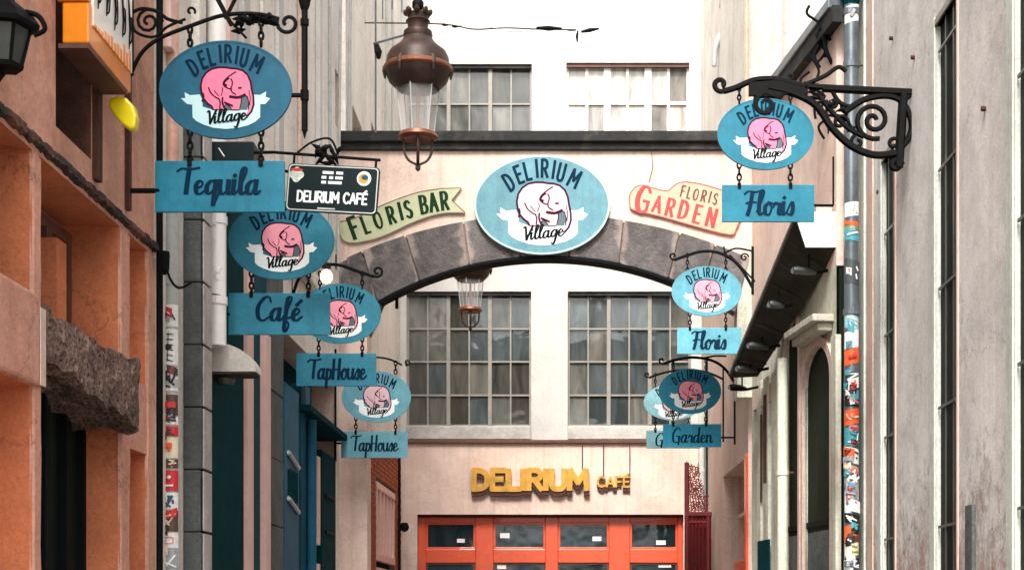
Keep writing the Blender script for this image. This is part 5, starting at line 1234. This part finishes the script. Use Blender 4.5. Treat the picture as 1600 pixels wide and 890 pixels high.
# eave gutter of the shop
mb = MB(); pbox(mb, OW, -.12, OWL, -.12, .1, WT, WT+.10); sub(rs, mb.build('gutter', M['zinc'], bevel=.01))
mb = MB(); pbox(mb, OW, -.2, OWL, -.10, .0, WT-.16, WT-.002); sub(rs, mb.build('eave_board', M['coping']))
mb = MB()
c_ = P(1285, 140, 15.2)
for k in range(14):
    a_ = R.uniform(0, 6.28)
    p_ = Vector(c_)+Vector((R.uniform(-.14,.14), R.uniform(-.1,.1), R.uniform(-.5,.6)))
    mb.tube(crom([p_, p_+Vector((R.uniform(-.1,.1), 0, .12)), p_+Vector((R.uniform(-.1,.1), 0, .22)), p_+Vector((R.uniform(-.1,.1), 0, .3))], 4), .014, 5)
mb.tube(crom([P(1300,100,15.1), P(1290,75,15.1), P(1290,50,15.1), P(1296,35,15.1), P(1302,10,15.1), P(1298,-20,15.1)]), .02, 6)
sub(rs, mb.build('cable_bundle', M['inkblack']))
sub(rs, PB('roof_slope', OW, (0, OWL, .3, 3.5, WT+.02, WT+.12), M['coping'], None))
# celadon downpipe
pc = pipe('celadon_downpipe', 1223, 16.4, .058, 560, None, M['celadon'], 'pale celadon downpipe left of the arched doorway on the right', (738,))
MB().tube([(0,0,EYE+(VY-738)*16.4/F),(.12,0.02,EYE+(VY-738)*16.4/F)], .015, 6).build('pipe_clamp', M['brown'], pc)
# black canopy
cn = empty('black_canopy', (2.2, 16.2, 4.6), 'long black shop canopy with white end panel on the right', 'canopy')
def Vp(px, py, Y): return tuple(P(px, py, Y))
n_ = (15.0); f_ = 17.45
oT, oB = Vp(1243,333,n_), Vp(1243,341,n_); iT, iB = Vp(1312,333,n_), Vp(1309,392,n_)
oT2, oB2 = Vp(1140,583,f_), Vp(1141,590,f_); iT2, iB2 = Vp(1186,572,f_), Vp(1184,588,f_)
mb = MB(); segs = 10; lerp = lambda a_, b_, t_: tuple(x_+(y_-x_)*t_ for x_, y_ in zip(a_, b_))
prev = None
for i in range(segs+1):
    t_ = i/segs; ring = [lerp(oT,oT2,t_), lerp(oB,oB2,t_), lerp(iB,iB2,t_), lerp(iT,iT2,t_)]
    if prev:
        for k in range(4): mb.face([prev[k], prev[(k+1)%4], ring[(k+1)%4], ring[k]])
    else: mb.face(ring)
    prev = ring
mb.face(prev[::-1]); world_part(cn, mb, 'canopy_body', M['blackpanel'])
for i in range(1, 8):
    t_ = i/8; a_, b_ = lerp(oB,oB2,t_), lerp(iB,iB2,t_); a_ = (a_[0]+.03, a_[1], a_[2]-.01); b_ = (b_[0], b_[1], b_[2]-.01)
    mb = MB().tube([a_, b_], .016, 4); world_part(cn, mb, 'rib', M['blackpanel'])
mb = MB(); q = [Vp(1241,331,n_-.03), Vp(1312,331,n_-.03), Vp(1309,386,n_-.03), Vp(1259,386,n_-.03)]; q2 = [(x_, y_+.025, z_) for x_, y_, z_ in q]
mb.face(q); mb.face(q2[::-1])
for k in range(4): mb.face([q[k], q[(k+1)%4], q2[(k+1)%4], q2[k]])
world_part(cn, mb, 'end_panel', M['whitepanel'])
mb = MB().tube([oT, oT2], .012, 5); world_part(cn, mb, 'edge_trim', M['pvc'])
mb = MB().box((P(1275,0,15).x, 15.0, P(0,331,15).z), (P(1300,0,15).x, 15.2, P(0,322,15).z)); world_part(cn, mb, 'top_block', M['concrete'])
# spot lamps under the canopy
labs = ['nearest grey spotlight under the black canopy by the white panel', 'second grey spotlight under the black canopy', 'third spotlight halfway down the black canopy', 'fourth spotlight near the low end of the canopy', 'last black spotlight at the low far end of canopy']
for k, (px, py, Y_, w_) in enumerate(((1258,424,15.2,46),(1214,477,15.9,30),(1186,541,16.7,40),(1168,577,17.2,40),(1155,606,17.6,36))):
    c_ = P(px, py, Y_); s_ = Y_/F
    lm = empty('spotlight', c_, labs[k], 'spotlight', 'spotlights under the black canopy')
    L_ = w_*s_*.42
    MB().tube([(-L_, -.02, .005), (-L_*.7, -.01, .01), (L_*.2, 0, .0), (L_*.9, .02, -.012)], [.034, .042, .036, .016], 10).build('head', M['lampgrey'] if k < 4 else IR, lm, smooth=True)
    MB().tube([(-L_*1.02, -.022, .005), (-L_, -.02, .005)], .03, 10).build('lens', M['zinc'], lm)
    MB().tube([(L_*.9, .02, -.01), (L_*2.0, .04, .02)], .016, 6).build('arm', IR, lm)
    MB().tube([(L_*.3, 0, .02), (L_*.3, 0, .16)], .010, 6).build('stem', IR, lm)

# ------------------------------------------------------------------ RIGHT 3: pink wall beyond arch, niche, mail box, red gate
pw_ = empty('pink_side_house', (2.25, 21.5, 0), 'pink rendered side house with deep niche on the right beyond the arch', 'house')
sub(pw_, wall('wall', RL, M['pink'], 18.66, 25.0, 0, 13, [(18.85, 21.6, 0, 3.54)], .4, rev=M['pinkdirty']))
sub(pw_, PB('niche_back', RL, (18.8, 21.65, .41, .5, 0, 3.6), M['pinkdirty'], None))
sub(pw_, PB('upper_strip', RL, (18.66, 25, -.012, -.001, 7.4, 13), M['cream'], None))
sub(pw_, PB('orange_jamb', RL, (18.68, 18.86, -.03, .05, 0, 3.56), M['doororange'], None, bevel=.01))
sub(pw_, PB('niche_shelf', RL, (19.5, 21.55, .2, .39, 2.95, 3.0), M['pink'], None))
tag(PB('mail_box', RL, (19.2, 21.3, .12, .3, .9, 2.33), M['doororange'], None, bevel=.02), 'orange box standing in the niche of the pink wall', 'box')
rg = empty('red_gate', (P(1090,0,23.0).x, 23.0, 0), 'dark red ornate iron trellis gate right of the orange doors', 'gate')
def G_(px, py, Y_=23.0): p_ = P(px, py, Y_); return (p_.x, Y_, p_.z)
mb = MB()
mb.tube([G_(1073,722), (G_(1073,722)[0], 23.0, 0)], .035, 6); mb.tube([G_(1106,800), (G_(1106,800)[0], 23.0, 0)], .035, 6); mb.tube([G_(1070,803), G_(1112,803)], .04, 6); mb.tube([G_(1070,815), G_(1110,815)], .025, 6)
world_part(rg, mb, 'gate_frame', M['darkred'])
for k in range(7):
    px = 1077+k*5.4; mb = MB().tube([G_(px,805), (G_(px,805)[0], 23.0, .1)], .02, 5); world_part(rg, mb, 'bar', M['darkred'])
mb = MB()
for j in range(8):
    for k in range(5):
        x_, y_ = 1077+k*6.6+R.uniform(-1,1), 795-j*9.2+R.uniform(-1.5,1.5)
        if x_ > 1110-j*2.8: continue
        p_ = G_(x_, y_); a0 = R.uniform(0, 6.28); d_ = R.choice((-1, 1))
        mb.tube([(p_[0]+q_[0], p_[1]+R.uniform(-.004,.004), p_[2]+q_[2]) for q_ in spiral(0, 0, .045, .008, a0, a0+d_*8.5, 14)], .011, 4)
        mb.tube([p_, G_(x_+R.uniform(-5,5), y_-R.uniform(5,9))], .009, 4)
for k in range(6): mb.tube([G_(1075+k*6,803), G_(1074+k*3.0,765-R.uniform(0,8)), G_(1073+k*2.6,720+k*11)], .011, 4)
world_part(rg, mb, 'scrollwork', M['darkred'])
mb = MB()
for k in range(6): mb.tube([G_(1076+k*6,814), G_(1076+k*6,822), G_(1076+k*6,829)], [.015,.028,.004], 5)
world_part(rg, mb, 'pendants', M['darkred'])
sub(rg, PB('gate_backing', EW, (1.87, 2.2, -1.9, -1.88, 0, 3.1), M['darkred'], None))
pk = pipe('green_corner_pipe', 1105, 23.9, .022, 560, None, M['teal_dark'], 'thin dark green pipe in the corner above the red gate', (715, 790))
pk2 = pipe('corner_downpipe', 1096, 24.3, .05, 640, None, M['trim'], 'pale downpipe in the corner behind the Garden board', (735,))

# ------------------------------------------------------------------ white house above/behind the shop on the right
wb = empty('white_rear_house', (3.5, 20, 0), 'overexposed white house rising behind the shop roof at upper right', 'house')
RB = Plane((0, 20.0), (1, 0), (0, 1))
sub(wb, PB('wall', RB, (2.67, 7.5, 0, .3, 6.0, 13.5), M['white'], None))
for px in (1212, 1262): sub(wb, PB('pilaster_strip', RB, ((px-VX)*20/F, (px+7-VX)*20/F, -.05, -.001, 6, 13.5), M['trim'], None))
dp = empty('upper_downpipe', (P(1167,0,18.4).x, 18.45, 0), 'rusty thin downpipe rising above the arch beside the white house', 'drainpipe')
MB().tube([(0,0,5.9),(0,0,13)], .028, 8).build('pipe_run', M['rustpipe'], dp, smooth=True)
ob_ = empty('bent_gutter', P(1130, 60, 22), 'grey bent gutter piece high on the white wall near the top right', 'gutter')
MB().tube(crom([(.12,0,.75),(.12,0,.45),(.04,0,.15),(-.1,0,-.1),(-.13,0,-.4)]), [.10-.0028*i for i in range(25)], 10).build('gutter_run', M['pvc'], ob_, smooth=True)
MB().lathe([(.0,.1),(.07,.08),(.09,-.1),(.02,-.2)], 10, (.02,-.1,.5)).build('rusty_outlet', M['rustpipe'], ob_, smooth=True)
print('objects', len(bpy.data.objects))
